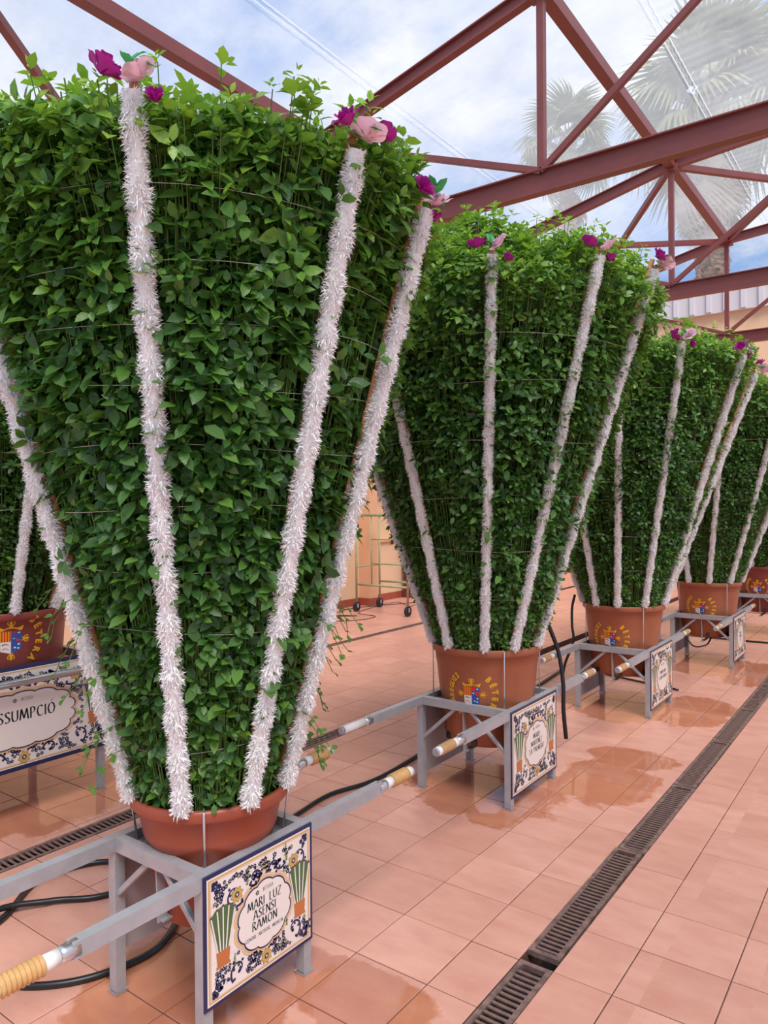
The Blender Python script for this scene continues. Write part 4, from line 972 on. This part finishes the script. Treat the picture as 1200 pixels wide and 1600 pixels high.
# ------------------------------------------------------------------ hoses and cables
def smooth(pts, n=8):
    P = [Vector(p) for p in pts]; P = [P[0] * 2 - P[1]] + P + [P[-1] * 2 - P[-2]]; out = []
    for i in range(1, len(P) - 2):
        for k in range(n):
            t = k / n; a, b_, c_, d = P[i - 1], P[i], P[i + 1], P[i + 2]
            out.append(.5 * ((2 * b_) + (c_ - a) * t + (2 * a - 5 * b_ + 4 * c_ - d) * t * t + (3 * b_ - a - 3 * c_ + d) * t ** 3))
    out.append(P[-2]); return out
def hose(name, pts, r, label, cat='hose', n=8):
    b = MB(); b.tube(smooth(pts), r, n); return tag(b.build(name, M['hose']), label, cat)
hose('garden_hose', [(-3.25, 1.00, .014), (-3.12, 1.45, .014), (-3.33, 1.78, .014), (-3.25, 2.06, .016), (-3.0, 2.10, .020), (-2.62, 2.02, .016), (-2.44, 1.80, .014), (-2.46, 1.58, .014), (-2.56, 1.42, .014), (-2.72, 1.32, .014), (-2.95, 1.30, .018), (-3.18, 1.50, .040), (-3.10, 1.72, .020), (-2.96, 1.89, .014), (-2.85, 2.25, .014), (-2.80, 2.70, .014), (-2.85, 3.05, .014), (-2.88, 3.36, .014), (-2.80, 3.75, .014), (-2.86, 4.6, .014), (-2.95, 6.2, .014), (-3.05, 7.26, .014)], .0135, 'long black hose looping on the tiles behind the nearest frame')
hose('watering_hose', [(-1.96, 4.46, 1.00), (-1.90, 4.50, .80), (-1.868, 4.50, .60), (-1.866, 4.50, .42), (-1.858, 4.52, .235)], .014, 'black hose hanging down beside the sign of the second frame')
hose('watering_hose', [(-2.46, 6.20, .96), (-2.462, 6.14, .85), (-2.455, 6.12, .70), (-2.45, 6.13, .56), (-2.60, 6.3, .30), (-2.75, 6.6, .016)], .012, 'black hose rising left of the third pot')
hose('watering_hose', [(-2.9, 7.5, .012), (-2.3, 7.30, .012), (-1.83, 7.15, .012)], .010, 'thin black hose lying behind the third frame')
hose('watering_hose', [(-2.1, 8.5, .30), (-2.0, 8.45, .20), (-1.88, 8.5, .22), (-1.85, 8.62, .30)], .009, 'short black hose looped under the fourth pot')
hose('watering_hose', [(-2.2, 10.2, .012), (-1.6, 10.2, .012), (-1.0, 10.3, .012)], .012, 'black hose on the floor before the farthest frame')
hose('power_cable', [(-8.0, 7.6, .006), (-7.5, 8.3, .006), (-7.75, 8.9, .006), (-7.3, 9.2, .006), (-7.6, 9.0, .006), (-7.9, 9.8, .006), (-7.5, 10.9, .006), (-7.2, 11.6, .006), (-7.6, 12.6, .006)], .006, 'thin dark cable snaking along the cream wall', 'cable', 5)
hose('power_cable', [(-7.9, 8.3, .006), (-7.1, 8.7, .006), (-7.0, 9.3, .006), (-7.5, 9.5, .012), (-7.75, 10.9, .006), (-7.2, 10.6, .006), (-7.6, 11.7, .006)], .005, 'thin dark cable under the rolling scaffold', 'cable', 5)

# ------------------------------------------------------------------ rolling scaffold
sc = empty('rolling_scaffold', (-7.1, 9.95, 0)); tag(sc, 'pale green tubular rolling scaffold on black castors by the cream wall', 'scaffold')
X0, X1, Y0, Y1 = -.52, .52, -.35, .30
def tubep(name, p, q, r=.019):
    b = MB(); b.tube([p, q], r, 10); return b.build(name, M['scaffold'], sc)
for (x, y) in ((X0, Y0), (X1, Y0), (X0, Y1), (X1, Y1)):
    tubep('upright', (x, y, .17), (x, y, 1.63))
    b = MB(); b.tube([(x, y, .11), (x, y, .18)], .013, 8); b.box((x - .03, y - .018, .07), (x - .024, y + .018, .13)); b.box((x + .024, y - .018, .07), (x + .03, y + .018, .13)); b.box((x - .03, y - .018, .125), (x + .03, y + .018, .135)); fk = b.build('castor_fork', M['galv'], sc)
    b = MB(); b.tube([(x - .018, y, .082), (x + .018, y, .082)], .082, 20); wl = b.build('castor_wheel', M['wheel'], sc)
for y in (Y0, Y1):
    tubep('crossbar', (X0, y, 1.62), (X1, y, 1.62), .026); tubep('crossbar', (X0, y, .46), (X1, y, .46))
    if y == Y0:
        tubep('ladder_post', (X0 + .32, y, .46), (X0 + .32, y, 1.62), .014)
        for z in (.82, 1.22): tubep('rung', (X0 + .32, y, z), (X1, y, z), .013)
for x in (X0, X1): tubep('side_rail', (x, Y0, .75), (x, Y1, .75), .014); tubep('side_rail', (x, Y0, 1.62), (x, Y1, 1.62), .022)

# ------------------------------------------------------------------ palms beyond the back wall
def frond_mesh(name, mat, seed, dry=False):
    rg = random.Random(seed); b = MB(); pl_ = 1.0; drop = 1.0 if dry else .35
    pts = [(pl_ * i / 5, 0, -.10 * drop * (i / 5) ** 2) for i in range(6)]; b.tube(pts, [.030, .026, .022, .018, .015, .012], 5)
    n = 30
    for k in range(n):
        a = math.radians(-105 + 210 * k / (n - 1)); L = (1.15 - .30 * abs(math.sin(a)) ** 2) * rg.uniform(.9, 1.08); c_, s_ = math.cos(a), math.sin(a); tz = -.10 * drop; vs = []
        for i in range(5):
            t = i / 4; w_ = .030 * (1 - t) * (1 if i else .35) + .003 + (.028 * math.sin(PI * t) if i < 4 else 0); z = tz + .10 * math.sin(t * 2) - (.75 if i > 2 else .4) * t ** 3 * (1.0 + .8 * drop) * .75
            x, y = pl_ + L * t * c_ * (1 - .12 * t), L * t * s_ * (1 - .12 * t); vs += [(x - s_ * w_, y + c_ * w_, z), (x + s_ * w_, y - c_ * w_, z + .012)]
        b.add(vs, [(2 * i, 2 * i + 1, 2 * i + 3, 2 * i + 2) for i in range(4)])
    return b.mesh(name, mat)
FR = [frond_mesh('frond', M['frond'], s) for s in (1, 2, 3)]; DRY = frond_mesh('dry_frond', M['dryfrond'], 4, True)
def palm(x, y, H, r0, r1, scale, n, label, skirt):
    p = empty('fan_palm', (x, y, 0)); tag(p, label, 'palm tree', 'fan palms beyond the wall'); rg = random.Random(int(H * 10))
    b = MB(); rows = int(H / .14); prof = []
    for i in range(rows):
        z = H * i / rows; r = r0 + (r1 - r0) * min(1, z / H * 1.2); prof += [(r * 1.05, z), (r * .93, z + H / rows * .9)]
    b.lathe(prof, 22, mod=lambda t, z, r: r * .08 * math.sin(t * 9 + z * 11) + r * .05 * math.sin(t * 17 - z * 23)); tk = b.build('trunk', M['trunk'], p)
    s = MB()
    for i in range(int(H * 26)):
        z = rg.uniform(H * .35, H); a = rg.uniform(0, 6.28); r = r0 + (r1 - r0) * min(1, z / H * 1.2); c_, s_ = math.cos(a), math.sin(a)
        s.frame_box(Vector((c_ * r * 1.04, s_ * r * 1.04, z)), Vector((c_ * .5, s_ * .5, .85)).normalized(), Vector((-s_, c_, 0)), Vector((-c_ * .85, -s_ * .85, .5)), .24, .09, .02)
    o = s.build('leaf_bases', M['trunk'], p); o['kind'] = 'stuff'
    for k in range(n):
        a = k * 2.399963; el = 80 - 112 * (k / n) ** .9 + rg.uniform(-8, 8); o = put('frond', FR[k % 3], p, loc=(0, 0, H - .1 - .5 * k / n))
        o.rotation_euler = (rg.uniform(-.4, .4), -math.radians(el), a); q = scale * rg.uniform(.88, 1.1); o.scale = (q, q, q)
    for k in range(skirt):
        o = put('dry_frond', DRY, p, loc=(0, 0, H - .5 - rg.uniform(0, 1.4))); o.rotation_euler = (rg.uniform(-.3, .3), math.radians(rg.uniform(50, 78)), rg.uniform(0, 6.28)); q = scale * .9; o.scale = (q, q, q)
palm(-10.1, 25.0, 14.8, .42, .26, .98, 25, 'slender fan palm behind the roof sheet, seen whole above the second plant', 3)
palm(-4.78, 22.55, 13.3, .50, .40, 1.4, 36, 'thick-trunked fan palm at the right, its crown leaving the picture top', 16)
# street ground beyond the wall so the palms stand on something
g = MB(); g.box((-30, 18.75, -.35), (25, 60, -.01)); struct(g.build('street_ground', M['grout']))
